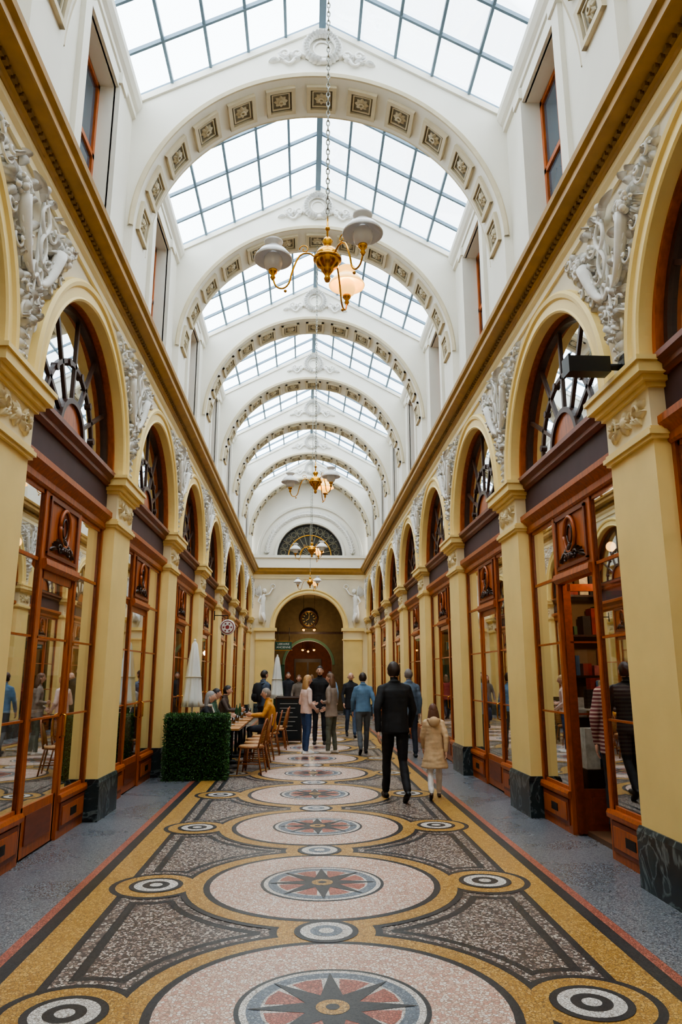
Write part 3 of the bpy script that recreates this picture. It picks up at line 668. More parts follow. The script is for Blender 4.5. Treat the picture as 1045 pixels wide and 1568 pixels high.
# ------------------------------------------------------------------ chandeliers
def chandelier():
    mb=MB()
    mb.lathe([(0,.22),(.025,.21),(.05,.17),(.028,.13),(.03,.11),(.078,.09),(.106,.04),(.108,-.02),(.088,-.065),(.05,-.09),(.055,-.105),(.035,-.13),(.02,-.16),(.03,-.18),(.02,-.21),(0,-.22)],BRASS,28)
    mb.lathe([(.108,.018),(.122,.012),(.122,-.010),(.108,-.016)],BRASS,28)
    mb.tube([(0,0,.18),(0,0,.42)],.009,BRASS,8); mb.sph((0,0,.30),.022,BRASS)
    for ai,(deg,m) in enumerate(((176,OPAL),(66,OPALW),(-54,OPAL))):
        a=math.radians(deg); d=Vector((math.cos(a),math.sin(a),0)); Rr=.47
        pts=[d*.08+Vector((0,0,-.02)),d*.15+Vector((0,0,.06)),d*.24+Vector((0,0,.04)),d*.30+Vector((0,0,-.10)),d*.33+Vector((0,0,-.22)),d*.38+Vector((0,0,-.27)),d*.44+Vector((0,0,-.25)),d*.47+Vector((0,0,-.17))]
        q=[]
        for i in range(len(pts)-1):
            p0,p1,p2,p3=pts[max(i-1,0)],pts[i],pts[i+1],pts[min(i+2,len(pts)-1)]
            for t in(0,.33,.66): q.append(.5*((2*p1)+(p2-p0)*t+(2*p0-5*p1+4*p2-p3)*t*t+(3*p1-p0-3*p2+p3)*t**3))
        q.append(pts[-1]); mb.tube(q,.008,BRASS,8)
        mb.tube([d*(.20+.045*math.cos(t)*(1-t/9))+Vector((0,0,.10+.045*math.sin(t)*(1-t/9))) for t in np.linspace(0,7,16)],.005,BRASS,6)
        mb.sph(tuple(d*.36+Vector((0,0,-.295))),.014,BRASS,8,6)
        c=tuple(d*Rr)
        mb.lathe([(.010,-.19),(.024,-.165),(.014,-.145),(.036,-.12),(.04,-.09),(.02,-.08)],BRASS,16,c)
        mb.lathe([(.03,-.10),(.065,-.08),(.082,-.035),(.08,.02),(.05,.06)],m,24,c)
        mb.lathe([(.165,.0),(.168,.008),(.150,.04),(.115,.085),(.075,.115),(.052,.13),(.05,.15),(.078,.165),(.082,.18),(.05,.19),(.045,.185),(.07,.172),(.045,.155),(.04,.13),(.07,.105),(.11,.075),(.145,.035),(.160,.0),(.165,.0)],m,28,c)
    return mb.mesh('chandelier')
def chain(L_):
    mb=MB(); n=int(L_/.05)
    for i in range(n):
        z=i*.05+.025; pl=i%2; pts=[]
        for t in np.linspace(0,2*pi,11):
            u=.014*math.cos(t); v=.032*math.sin(t); pts.append((u,0,z+v) if pl else (0,u,z+v))
        mb.tube(pts,.005,BRASSD,6)
    return mb.mesh('chain')
CH=chandelier(); CN=chain(10.18-5.13-.40)
for k in(-1,1,3,5):
    e=empty('chandelier',(0,Y0+P*k-.02,5.13)); obj('lamp_body',CH,e); obj('hanging_chain',CN,e,(0,0,.40))
    l=bpy.data.lights.new('chandelier_glow','POINT'); l.energy=4; l.color=(1,.75,.45); l.shadow_soft_size=.05; obj('glow',l,e,(.19,.43,-.05))
mb=MB(); mb.box(-.34,.0,-.07,.07,-.07,.07,BLACK); mb.box(-.36,-.34,-.08,.08,-.08,.08,BLACK); mb.tube([(0,0,.0),(.14,0,0)],.03,IRON); mb.box(.12,.16,-.06,.06,-.1,.1,IRON)
obj('projecting_spotlight_box',mb,WR,(W-.16,5.60,4.17))
mb=MB(); mb.T=Matrix.Rotation(pi/2,4,'X')
SGR=mat('sign_red',(150,50,50),.5)
mb.lathe([(0,-.03),(.19,-.03),(.20,0),(.19,.03),(.16,.035),(0,.035)],WHITE,28); mb.lathe([(.15,.04),(.17,.04)],SGR,28); mb.lathe([(0,.042),(.05,.042)],SGR,20)
for j in range(6): mb.sph((.10*math.cos(j*pi/3),.10*math.sin(j*pi/3),.04),.022,SGR,8,6)
mb.T=None
mb.tube([(0,0,.2),(0,0,.3),(-.35,0,.3)],.012,IRON); mb.tube([(-.35,0,.42),(-.35,0,.18)],.014,IRON)
obj('round_hanging_sign',mb,None,(-W+.36,19.1,2.85))
# ------------------------------------------------------------------ hedge planter
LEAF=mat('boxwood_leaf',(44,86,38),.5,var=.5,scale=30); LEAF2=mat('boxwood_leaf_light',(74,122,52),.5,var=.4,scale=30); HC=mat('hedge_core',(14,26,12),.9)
mb=MB(); r=random.Random(11); hx,hy,hz=.50,.24,1.0
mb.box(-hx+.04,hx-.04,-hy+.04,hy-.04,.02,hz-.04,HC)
for i in range(16000):
    f=r.random()
    if f<.55: p=Vector((r.uniform(-hx,hx),-hy,r.uniform(.0,hz))); n=Vector((0,-1,0))
    elif f<.72: p=Vector((r.uniform(-hx,hx),r.uniform(-hy,hy),hz)); n=Vector((0,0,1))
    elif f<.84: p=Vector((hx,r.uniform(-hy,hy),r.uniform(0,hz))); n=Vector((1,0,0))
    elif f<.92: p=Vector((-hx,r.uniform(-hy,hy),r.uniform(0,hz))); n=Vector((-1,0,0))
    else: p=Vector((r.uniform(-hx,hx),hy,r.uniform(0,hz))); n=Vector((0,1,0))
    p+=n*r.uniform(-.03,.014); p.z=max(p.z,.01)
    d=(n*.6+Vector((r.uniform(-1,1),r.uniform(-1,1),r.uniform(-1,1)))).normalized(); q=d.cross(Vector((r.uniform(-1,1),r.uniform(-1,1),r.uniform(-1,1)))).normalized()
    L_=r.uniform(.018,.032); w=.009
    mb.add([p,p+d*L_*.5+q*w,p+d*L_,p+d*L_*.5-q*w],[(0,1,2,3)],LEAF if r.random()<.65 else LEAF2)
obj('hedge_planter',mb,None,(-1.90,12.42,0))
def parasol(x,y,Ht,name='closed_parasol'):
    mb=MB()
    mb.tube([(0,0,.05),(0,0,Ht)],.02,WHITE,8); mb.lathe([(0,0),(.2,0),(.2,.05),(.05,.08),(0,.08)],IRON,20)
    n=32; prof=[(.02,Ht),(.05,Ht-.05),(.085,Ht-.3),(.12,Ht-.7),(.15,Ht-1.0),(.17,Ht-1.12),(.10,Ht-1.13)]
    vs=[];fs=[]
    for i,(rr,z) in enumerate(prof):
        for j in range(n):
            a=2*pi*j/n; q=rr*(1+.22*math.sin(8*a+.6*i)*min(1,i/3)); vs.append((q*math.cos(a),q*math.sin(a),z))
    for i in range(len(prof)-1):
        for j in range(n): fs.append((i*n+j,i*n+(j+1)%n,(i+1)*n+(j+1)%n,(i+1)*n+j))
    mb.add(vs,fs,WHITE,True)
    mb.tube([(.135*math.cos(t),.135*math.sin(t),Ht-.62) for t in np.linspace(0,2*pi,20)],.012,COFF,6)
    mb.sph((0,0,Ht+.02),.025,WHITE)
    obj(name,mb,None,(x,y,0))
parasol(-2.12,13.2,2.22); parasol(-.92,20.4,2.15)
# ------------------------------------------------------------------ cafe chairs & tables
RATT=mat('rattan_brown',(146,84,40),.45,var=.2,scale=20); WEAVE=mat('woven_seat',(176,128,76),.6,var=.35,scale=60)
mb=MB()
mb.lathe([(0,.43),(.20,.43),(.215,.44),(.215,.46),(.20,.47),(0,.475)],WEAVE,24)
mb.tube([(.21*math.cos(t),.21*math.sin(t),.44) for t in np.linspace(0,2*pi,25)],.016,RATT,8)
for sx in(-1,1):
    mb.tube([(sx*.15,.14,.44),(sx*.19,.19,.0)],[.016,.013],RATT); mb.tube([(sx*.15,-.15,.44),(sx*.19,-.23,.0)],[.016,.013],RATT)
    mb.tube([(sx*.175,.17,.18),(sx*.175,-.19,.18)],.010,RATT,6)
mb.tube([(-.175,.17,.2),(.175,.17,.2)],.01,RATT,6)
def barc(w,h0,h1,ln): return [(w*math.cos(t),-.17-ln*math.sin(t),h0+(h1-h0)*math.sin(t)) for t in np.linspace(0,pi,17)]
mb.tube(barc(.20,.44,.90,.10),.016,RATT,8); mb.tube(barc(.15,.50,.84,.085),.010,RATT,6)
for j in range(-5,6):
    x=j*.026; t=math.acos(max(-1,min(1,x/.15))); zt=.50+.34*math.sin(t); mb.tube([(x,-.18,.50),(x,-.17-.08*math.sin(t),zt)],.005,WEAVE,5)
for z in(.54,.58,.62,.66,.70,.74,.78):
    s_=(z-.50)/.34; w=.15*math.sqrt(max(0,1-s_*s_)); mb.tube([(-w,-.18-.08*s_,z),(w,-.18-.08*s_,z)],.005,WEAVE,5)
CHR=mb.mesh('cafe_chair')
for (x,y,rt) in((-1.06,13.0,80),(-1.02,13.7,98),(-1.04,14.4,84),(-.98,15.1,92),(-.90,16.0,90),(-.80,17.1,97),(-.78,17.9,85),(-2.10,14.5,-88),(-2.1,15.6,-92),(-2.12,18.0,-90)):
    obj('cafe_chair',CHR,None,(x,y,0),math.radians(rt))
TT=mat('table_top_wood',(186,130,74),.4,var=.15,stretch=(1,6,1)); CUP=mat('porcelain',(240,240,236),.25); GLS=glassmat('drinking_glass',(240,245,248),.08,1.2); AMB=mat('amber_drink',(200,120,30),.2,trans=.4)
def table(x,y):
    mb=MB(); mb.box(-.30,.30,-.33,.33,.72,.75,TT); mb.box(-.31,.31,-.34,.34,.715,.722,IRON)
    mb.tube([(0,0,.02),(0,0,.72)],.03,IRON,10); mb.lathe([(0,0),(.22,0),(.22,.02),(.05,.05),(.03,.06)],IRON,20)
    mb.lathe([(0,.75),(.03,.75),(.036,.87),(.033,.87),(.028,.76)],GLS,14,(.1,.1,0)); mb.lathe([(0,.755),(.028,.755),(.032,.83),(0,.83)],AMB,14,(.1,.1,0))
    mb.lathe([(0,.75),(.065,.755),(.07,.765),(.03,.76),(.035,.80),(.04,.82),(.035,.82),(.0,.77)],CUP,16,(-.12,-.12,0))
    mb.lathe([(0,.75),(.10,.755),(.11,.77),(0,.76)],CUP,20,(.05,-.18,0)); mb.box(-.2,-.06,.1,.28,.75,.765,WHITE)
    if int(y*10)%4==0: mb.lathe([(0,.75),(.035,.75),(.035,.92),(.012,.98),(.012,1.03),(0,1.03)],mat('bottle_green',(40,80,50),.15),14,(-.02,.2,0))
    obj('cafe_table',mb,None,(x,y,0))
for y in(13.1,13.85,14.6,15.6,16.4,17.8): table(-1.56,y)
mb=MB(); CB=mat('chalkboard',(38,44,46),.7)
for sg in(-1,1):
    mb.T=Matrix.Rotation(sg*.18,4,'X'); yo=-sg*.20
    mb.box(-.30,.30,yo-.012,yo+.012,.12,1.12,CB)
    for a,b,c,d in((-.33,-.30,.04,1.15),(.30,.33,.04,1.15)): mb.box(a,b,yo-.02,yo+.02,c,d,WOODD)
    mb.box(-.33,.33,yo-.02,yo+.02,1.12,1.16,WOODD); mb.box(-.33,.33,yo-.02,yo+.02,.09,.12,WOODD)
    for j in range(7):
        if sg>0: mb.box(-.22,.22-.06*(j%3),yo-.016,yo-.0125,1.0-.11*j,1.008-.11*j,WHITE)
mb.T=None
obj('chalkboard_sign',mb,None,(-.55,19.0,0))
# ------------------------------------------------------------------ people
def build_head(skin,hairm,style,s):
    mb=MB(); nu,nv=28,20
    def hp(th,ph,k=1.0):
        x=math.sin(th)*math.cos(ph); y=math.sin(th)*math.sin(ph); z=math.cos(th)
        w=1-.28*max(0,-z)**1.4; fy=1-.12*max(0,-z) if y>0 else 1-.25*max(0,-z)
        return Vector((.081*x*w*k,.098*y*fy*k,.112*z*k))
    vs=[];fs=[]
    for i in range(nv+1):
        for j in range(nu): vs.append(hp(max(.02,min(pi-.02,pi*i/nv)),2*pi*j/nu))
    for i in range(nv):
        for j in range(nu): fs.append((i*nu+j,(i+1)*nu+j,(i+1)*nu+(j+1)%nu,i*nu+(j+1)%nu))
    mb.add(vs,fs,skin,True)
    mb.tube([(0,.090,.018),(0,.106,-.012),(0,.110,-.026),(0,.094,-.034)],[.008,.011,.014,.008],skin,8)
    EY=mat('eye_dark',(30,24,20),.3); LIP=mat('lips',(160,90,80),.5); EW_=mat('eye_white',(235,230,225),.3)
    for sx in(-1,1):
        mb.sph((sx*.030,.083,.006),(.013,.009,.007),EW_,8,6); mb.sph((sx*.030,.089,.006),(.006,.004,.006),EY,8,6)
        mb.tube([(sx*.016,.093,.024),(sx*.032,.091,.028),(sx*.046,.081,.022)],.004,hairm if style!='bald' else EY,5)
        mb.sph((sx*.082,-.005,-.008),(.010,.018,.030),skin,8,8)
    mb.tube([(-.024,.080,-.056),(0,.090,-.054),(.024,.080,-.056)],[.003,.006,.003],LIP,6)
    if style!='bald':
        k=1.07; vs=[];keep=[]
        for i in range(nv+1):
            for j in range(nu):
                th=max(.02,min(pi-.02,pi*i/nv)); ph=2*pi*j/nu; jit=1+.025*math.sin(7*ph+3*th)+.015*math.sin(13*ph-5*th)
                vs.append(hp(th,ph,k*jit))
        for i in range(nv):
            for j in range(nu):
                th=pi*(i+.5)/nv; ph=2*pi*(j+.5)/nu; y=math.sin(th)*math.sin(ph); z=math.cos(th)
                lim=-.62 if style=='short' else -.9
                if z>.56 or (y<.62 and z>.34) or (y<.30 and z>.05) or (y<-.05 and z>lim): keep.append((i*nu+j,(i+1)*nu+j,(i+1)*nu+(j+1)%nu,i*nu+(j+1)%nu))
        mb.add(vs,keep,hairm,True)
    else:
        mb.tube([(.082*math.cos(t),.095*math.sin(t),-.02) for t in np.linspace(pi*1.0,2*pi,12)],.022,hairm,8)
    if style=='long':
        n=24; secs=[(-.02,.05,.070,.07),(-.035,-.02,.092,.072),(-.05,-.09,.106,.066),(-.06,-.15,.116,.060),(-.065,-.21,.112,.052),(-.065,-.25,.085,.035)]
        vs=[];fs=[]
        for i,(cy,z,rx,ry) in enumerate(secs):
            for j in range(n):
                a=2*pi*j/n; w=1+.05*math.sin(9*a+i); vs.append((rx*w*math.cos(a),cy+ry*w*math.sin(a)-(.0 if math.sin(a)<0 else .02*i*math.sin(a)*.4),z+.012*math.sin(5*a)*(i==5)))
        for i in range(len(secs)-1):
            for j in range(n): fs.append((i*n+j,i*n+(j+1)%n,(i+1)*n+(j+1)%n,(i+1)*n+j))
        fs.append(tuple(range(n))[::-1]); fs.append(tuple((len(secs)-1)*n+j for j in range(n)))
        mb.add(vs,fs,hairm,True)
    me=mb.mesh('head')
    for v in me.vertices: v.co*=s
    return me
def build_hand(skin,side,s):
    mb=MB()
    mb.loft([((0,0,.015),.020,.026),((0,0,-.02),.019,.036),((0,0,-.06),.017,.042),((0,0,-.09),.013,.040)],skin,12)
    for j,(yy,L_) in enumerate(((.031,.070),(.010,.080),(-.011,.074),(-.031,.058))):
        c=-side*.012
        mb.tube([(0,yy,-.08),(c*.4,yy,-.08-L_*.45),(c*1.6,yy*.95,-.08-L_*.8),(c*2.6,yy*.9,-.08-L_)],[.0100,.0092,.0082,.0055],skin,7)
    mb.tube([(0,.028,-.015),(-side*.008,.052,-.045),(-side*.014,.058,-.075),(-side*.016,.054,-.092)],[.013,.012,.010,.006],skin,7)
    me=mb.mesh('hand')
    for v in me.vertices: v.co*=s
    return me
SHX=.158
POSE={
'stand':dict(pel=(0,0,.93),hip=((-.09,0,.90),(.09,0,.90)),kn=((-.10,.015,.49),(.10,.015,.49)),an=((-.11,-.02,.08),(.11,-.02,.08)),ch=(0,0,1.25),nk=(0,-.01,1.47),hd=(0,.015,1.625),sh=((-SHX,0,1.385),(SHX,0,1.385)),el=((-.215,-.03,1.12),(.215,-.03,1.12)),wr=((-.215,.04,.88),(.215,.04,.88)),toe=((-.02,0),(.02,0))),
'walk':dict(pel=(0,0,.92),hip=((-.09,0,.89),(.09,0,.89)),kn=((-.085,.15,.49),(.09,-.02,.475)),an=((-.085,.27,.08),(.09,-.27,.145)),ch=(0,.02,1.24),nk=(0,.02,1.46),hd=(0,.05,1.615),sh=((-SHX,.0,1.375),(SHX,.02,1.375)),el=((-.225,-.12,1.13),(.225,.06,1.12)),wr=((-.225,-.13,.88),(.215,.20,.91)),toe=((0,.0),(0,-.55))),
'walk2':dict(pel=(0,0,.92),hip=((-.09,0,.89),(.09,0,.89)),kn=((-.09,-.02,.475),(.085,.13,.49)),an=((-.09,-.24,.140),(.085,.22,.08)),ch=(0,.02,1.24),nk=(0,.02,1.46),hd=(0,.05,1.615),sh=((-SHX,.0,1.375),(SHX,.0,1.375)),el=((-.225,.03,1.13),(.225,-.10,1.12)),wr=((-.215,.16,.91),(.225,-.10,.88)),toe=((0,-.5),(0,.0))),
'talk':dict(pel=(0,0,.93),hip=((-.09,0,.90),(.09,0,.90)),kn=((-.10,.03,.49),(.10,.0,.49)),an=((-.12,.03,.08),(.10,-.05,.08)),ch=(0,0,1.25),nk=(0,0,1.47),hd=(0,.03,1.625),sh=((-SHX,0,1.385),(SHX,0,1.385)),el=((-.225,-.04,1.12),(.225,-.02,1.12)),wr=((-.07,.15,1.10),(.13,.17,.98)),toe=((-.03,0),(.03,0))),
'sit':dict(pel=(0,-.02,.55),hip=((-.09,0,.54),(.09,0,.54)),kn=((-.11,.42,.52),(.12,.41,.52)),an=((-.12,.40,.08),(.13,.44,.08)),ch=(0,.0,.86),nk=(0,.04,1.08),hd=(0,.09,1.235),sh=((-SHX,.02,.995),(SHX,.02,.995)),el=((-.24,.14,.80),(.24,.14,.80)),wr=((-.12,.36,.80),(.13,.37,.80)),toe=((0,0),(0,0))),
}
def V(p): return Vector(p)
VOX=.010
def person(name,x,y,deg,H,pose='stand',top=(40,40,44),bot=(50,60,80),shoe=(30,26,24),skin=(214,170,146),hair=(60,40,28),style='short',hem=.88,flare=0.0,bulk=1.0,z=0,hturn=0,shoulder=1.0,extra=None,stripe=None):
    s=H/1.74; Pz={k:v for k,v in POSE[pose].items()}
    E=empty(name,(x,y,z),math.radians(deg))
    mk=lambda n,c,r=.75: mat('%s_%s'%(n,'%02x%02x%02x'%tuple(c)),c,r,var=.12,scale=12,bump=.25 if n=='cloth' else 0,bscale=22)
    mt,mbm,ms_,mk_,mh=mk('cloth',top),mk('cloth',bot),mk('leather',shoe,.45),mk('skin',skin,.5),mk('hair',hair,.55)
    if stripe: mt=mat('striped_knit',top,.8,stripe=stripe)
    segs=[]; mb=MB(); D=mt
    def limb(pts,rad,lab,n=12):
        pts=[V(p) for p in pts]; mb.tube(pts,rad,D,n)
        for p,r_ in zip(pts,rad): mb.sph(p,r_*.99,D,10,8)
        for i in range(len(pts)-1): segs.append((pts[i],pts[i+1],(rad[i]+rad[i+1])/2,lab))
    pel,ch,nk,hd=V(Pz['pel']),V(Pz['ch']),V(Pz['nk']),V(Pz['hd'])
    b=bulk; sit=pose=='sit'
    T=[(-.03,.165,.118),(.08,.158,.112),(.20,.148,.106),(.32,.158,.112),(.40,.168,.114),(.45,.160,.104),(.49,.128,.088),(.52,.092,.072),(.545,.062,.060)]
    secs=[]
    for (t,rx,ry) in T:
        f=t/.545; c=pel.lerp(ch,min(1,f/.6)) if f<.6 else ch.lerp(nk,(f-.6)/.4)
        secs.append(((c.x,c.y,c.z+(.01 if f>.98 else 0)),rx*b*shoulder**(1 if t>.3 else 0),ry*b))
    if not sit:
        hz=hem; low=[((pel.x,pel.y,hz),(.170+flare)*b,(.125+flare*.8)*b)]
        if hz<.80: low.append(((pel.x,pel.y,(hz+.9)/2),(.168+flare*.5)*b,(.122+flare*.4)*b))
        secs=low+secs if hz<pel.z-.03 else secs
        secs.sort(key=lambda q:q[0][2])
    mb.loft(secs,D,20)
    segs.append((pel,nk-V((0,0,.06)),.13*b,'torso'))
    mb.sph(pel-V((0,0,.02)),(.155,.115,.11),D,14,10)
    limb([nk-V((0,0,.04)),nk+V((0,0,.03)),hd-V((0,0,.05))],[.058,.052,.050],'skin')
    col=[nk+V((.062*math.cos(t),.058*math.sin(t)-.004,.008-.012*math.sin(t))) for t in np.linspace(0,2*pi,17)]
    mb.tube(col,.018,D,8)
    for i in range(0,16,2): segs.append((col[i],col[i+2],.020,'torso'))
    for i in(0,1):
        sh,el,wr=V(Pz['sh'][i]),V(Pz['el'][i]),V(Pz['wr'][i]); sh.x*=shoulder; el.x*=shoulder*(1+.3*(b-1)); wr.x*=shoulder
        mb.tube([nk+V((0,0,-.035)),(nk+V((0,0,-.035))).lerp(sh,.55)+V((0,0,.012)),sh],[.055,.052,.052*b],D,12)
        segs.append((nk+V((0,0,-.045)),sh,.05,'torso'))
        mid=sh.lerp(el,.45); m2=el.lerp(wr,.35)
        limb([sh,mid,el,m2,wr],[.056*b,.053*b,.045*b,.043*b,.034*b],'arm')
        hp,kn,an=V(Pz['hip'][i]),V(Pz['kn'][i]),V(Pz['an'][i])
        calf=kn.lerp(an,.35)-V((0,.012,0)); th=hp.lerp(kn,.4)
        limb([hp,th,kn,calf,an+V((0,0,.03))],[.088,.080,.061,.059,.050],'bot')
        tx,tz=Pz['toe'][i]
        d=V((tx*2,1,tz)).normalized(); heel=an-V((0,0,.042))-d*.05
        limb([heel,heel+d*.12,heel+d*.225],[.038,.041,.033],'shoe',10)
        segs.append((an-V((0,0,.02)),an+V((0,0,.01)),.045,'shoe'))
    me=mb.mesh(name+'_src')
    for v in me.vertices: v.co*=s
    ob=bpy.data.objects.new('tmp',me); S.collection.objects.link(ob)
    rm=ob.modifiers.new('r','REMESH'); rm.mode='VOXEL'; rm.voxel_size=VOX
    sm=ob.modifiers.new('s','SMOOTH'); sm.factor=.5; sm.iterations=4
    dg=bpy.context.evaluated_depsgraph_get(); me2=bpy.data.meshes.new_from_object(ob.evaluated_get(dg))
    bpy.data.objects.remove(ob)
    me2.name='body'; me2.materials.clear()
    labs={'torso':0,'arm':0,'bot':1,'shoe':2,'skin':3}
    for m in(mt,mbm,ms_,mk_): me2.materials.append(m)
    n=len(me2.polygons); C=np.empty(n*3); me2.polygons.foreach_get('center',C); C=C.reshape(-1,3)/s
    best=np.full(n,1e9); lab=np.zeros(n,int); isarm=np.zeros(n,bool)
    for a,b_,r_,lb in segs:
        a=np.array(a);d=np.array(b_)-a; t=np.clip(((C-a)@d)/max(1e-9,d@d),0,1); q=np.linalg.norm(C-a-t[:,None]*d,axis=1)-r_
        k=q<best; best[k]=q[k]; lab[k]=labs[lb]; isarm[k]=(lb=='arm')
    if not sit:
        k=(~isarm)&(lab<2)&(C[:,2]>hem-.01); lab[k]=0
        k=(~isarm)&(lab<2)&(C[:,2]<=hem-.01); lab[k]=1
    me2.polygons.foreach_set('material_index',lab.astype(np.int32)); me2.polygons.foreach_set('use_smooth',[True]*n)
    me2.update()
    # cloth folds (displace along precomputed normals)
    nv=len(me2.vertices); co_=np.empty(nv*3); no_=np.empty(nv*3)
    me2.vertices.foreach_get('co',co_); me2.vertices.foreach_get('normal',no_)
    co_=co_.reshape(-1,3); no_=no_.reshape(-1,3); p=co_/s
    disp=np.zeros(nv)
    for q in range(nv):
        px,py,pz=p[q]
        if pz<.12 or (pz>1.44 and not sit): continue
        disp[q]=noise.noise((px*9+x*3,py*9,pz*5+y))*.009+noise.noise((px*6,py*6,pz*22+x))*.005
    co_=co_+no_*disp[:,None]
    me2.vertices.foreach_set('co',co_.ravel()); me2.update()
    obj('body',me2,E)
    obj('head',build_head(mk_,mh,style,s),E,tuple(hd*s),math.radians(hturn))
    for i,sd in((0,-1),(1,1)):
        el,wr=V(Pz['el'][i]),V(Pz['wr'][i]); el.x*=shoulder; wr.x*=shoulder
        d=(wr-el).normalized(); q=V((0,0,-1)).rotation_difference(d)
        o=obj('hand_%d'%(i+1),build_hand(mk_,sd,s),E,tuple((wr+d*.015)*s)); o.rotation_mode='QUATERNION'; o.rotation_quaternion=q
    if extra: extra(E,s,Pz,mk)
    return E
def fin(mb,name,E,s):
    me=mb.mesh(name)
    for v in me.vertices: v.co*=s
    obj(name,me,E)
def ex_backpack(c):
    def f(E,s,Pz,mk):
        m=mk('bag',c); mb=MB()
        mb.loft([((0,-.19,.98),.11,.06),((0,-.20,1.02),.145,.085),((0,-.20,1.25),.15,.09),((0,-.19,1.40),.12,.07),((0,-.17,1.44),.06,.04)],m,18)
        for sx in(-1,1): mb.tube([(sx*.09,-.12,1.40),(sx*.105,.02,1.455),(sx*.11,.125,1.38),(sx*.12,.12,1.2),(sx*.14,-.06,1.08)],.016,m,6)
        mb.loft([((0,-.29,1.03),.09,.02),((0,-.295,1.1),.10,.03),((0,-.285,1.18),.09,.02)],m,14)
        fin(mb,'backpack',E,s)
    return f
def ex_bag(c,side=1):
    def f(E,s,Pz,mk):
        m=mk('bag',c); mb=MB(); x=side*.25
        mb.loft([((x,-.02,.72),.05,.13),((x,-.02,.76),.065,.15),((x,-.02,.92),.06,.14),((x,-.02,.97),.035,.11)],m,16)
        mb.tube([(x,.06,.95),(side*.20,.09,1.2),(side*.13,.02,1.455),(side*.19,-.09,1.2),(x,-.12,.95)],.012,m,6)
        fin(mb,'shoulder_bag',E,s)
    return f
def ex_hood(c):
    def f(E,s,Pz,mk):
        m=mk('cloth',c); mb=MB(); nk=V(Pz['nk'])
        mb.tube([nk+V((.095*math.cos(t),-.03+.085*math.sin(t),-.02+.02*math.sin(t))) for t in np.linspace(-.1,2*pi-.1,20)],.034,m,8)
        mb.sph(nk+V((0,-.13,-.06)),(.105,.055,.10),m,14,10)
        mb.box(-.09,.09,-.158,-.150,1.02,1.03,m)
        fin(mb,'hood',E,s)
    return f
def ex_scarf(c):
    def f(E,s,Pz,mk):
        m=mk('cloth',c); mb=MB(); nk=V(Pz['nk'])
        mb.tube([nk+V((.075*math.cos(t),.07*math.sin(t),.0)) for t in np.linspace(0,2*pi,18)],.030,m,8)
        mb.tube([nk+V((-.04,.07,.0)),nk+V((-.05,.12,-.12)),nk+V((-.05,.135,-.34))],[.03,.035,.03],m,8,flat=.5)
        fin(mb,'scarf',E,s)
    return f
person('man_in_black_jacket',1.07,10.16,4,1.82,'walk',(24,24,27),(20,20,24),(22,20,20),hair=(52,38,30),hem=.84,bulk=1.12,shoulder=1.08)
person('girl_in_beige_coat',1.62,10.3,-6,1.25,'walk2',(212,180,140),(232,226,222),(70,44,36),hair=(104,66,44),style='long',hem=.56,flare=.06,bulk=1.12,shoulder=.95,extra=ex_hood((206,172,130)))
person('man_with_shoulder_bag',2.0,15.4,2,1.76,'stand',(96,112,130),(46,52,64),(30,28,28),hair=(120,110,104),hem=.84,bulk=1.08,extra=ex_bag((40,58,84),-1))
person('man_in_denim_jacket',1.10,16.07,3,1.70,'walk2',(96,128,156),(84,88,92),(40,34,30),hair=(58,44,36),hem=.90,bulk=1.08)
person('woman_in_pink_jacket',-.12,16.1,-62,1.64,'talk',(232,204,192),(52,74,112),(226,222,216),hair=(186,144,92),style='long',hem=.90,bulk=1.05,shoulder=.94)
person('woman_in_taupe_coat',.42,16.15,64,1.68,'talk',(150,134,120),(96,98,84),(190,180,168),hair=(110,78,54),style='long',hem=.80,flare=.01,bulk=1.06,shoulder=.95)
person('man_in_dark_coat',.21,18.3,175,1.86,'stand',(26,26,30),(30,32,40),hair=(40,30,24),hem=.72,bulk=1.1)
person('bald_man_in_open_coat',1.11,20.6,182,1.72,'walk',(34,34,40),(70,86,110),hair=(150,140,130),style='bald',hem=.74,bulk=1.08)
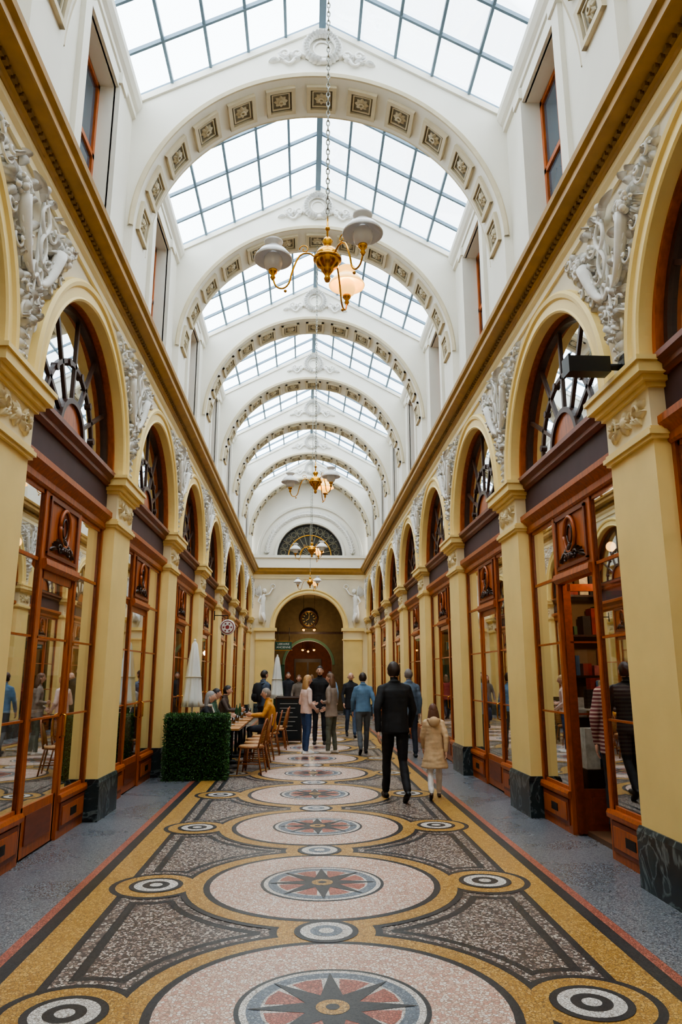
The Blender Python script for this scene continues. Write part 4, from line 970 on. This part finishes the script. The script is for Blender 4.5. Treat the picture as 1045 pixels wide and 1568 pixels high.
person('man_with_backpack',-1.18,18.6,-50,1.76,'stand',(78,92,112),(60,62,70),hair=(46,36,30),hem=.88,bulk=1.05,extra=ex_backpack((26,28,32)))
person('seated_man_in_ochre_jacket',-.89,16.0,90,1.76,'sit',(206,140,50),(52,54,62),hair=(150,138,126),bulk=1.1)
person('seated_woman_in_black',-2.06,14.5,-88,1.72,'sit',(30,30,34),(40,40,48),hair=(150,146,142),style='long',bulk=1.05,extra=ex_scarf((210,200,186)))
person('seated_woman_with_dark_hair',-2.08,15.6,-92,1.76,'sit',(60,90,70),(40,44,52),hair=(36,26,22),style='long')
person('seated_man_in_grey',-2.10,18.0,-90,1.80,'sit',(86,70,62),(40,44,52),hair=(44,34,28))
person('shopkeeper_in_striped_cardigan',3.10,7.70,-20,1.76,'stand',(110,52,56),(40,38,42),hair=(178,172,166),style='short',hem=.78,bulk=1.1,z=.05,stripe=(176,156,146))
person('woman_in_far_passage',-.35,24.0,178,1.66,'walk',(120,110,100),(60,60,66),hair=(90,64,44),style='long',hem=.8)
person('man_in_far_passage',.62,23.2,0,1.76,'walk2',(120,150,180),(50,54,62),hair=(50,40,34))
person('man_strolling_far',-.75,26.5,180,1.76,'walk',(40,42,50),(40,42,50),hair=(50,40,34),hem=.75)
person('woman_strolling_far',.1,28.5,0,1.68,'walk',(150,60,56),(40,42,50),hair=(120,90,60),style='long',hem=.75)
# ------------------------------------------------------------------ world & camera
w=bpy.data.worlds.new('overcast_sky'); S.world=w; w.use_nodes=True; nt=w.node_tree; bg=nt.nodes['Background']
bg.inputs[0].default_value=(.91,.96,1.0,1); bg.inputs[1].default_value=7.0
cam=bpy.data.cameras.new('camera'); co=bpy.data.objects.new('camera',cam); S.collection.objects.link(co); S.camera=co
cam.sensor_fit='VERTICAL'; cam.sensor_height=36; cam.sensor_width=24; cam.lens=36*1110/1568
co.location=(-.155,0,1.62); co.rotation_euler=(math.radians(90+12.74),0,math.radians(-2.77)); cam.clip_start=.05; cam.clip_end=200
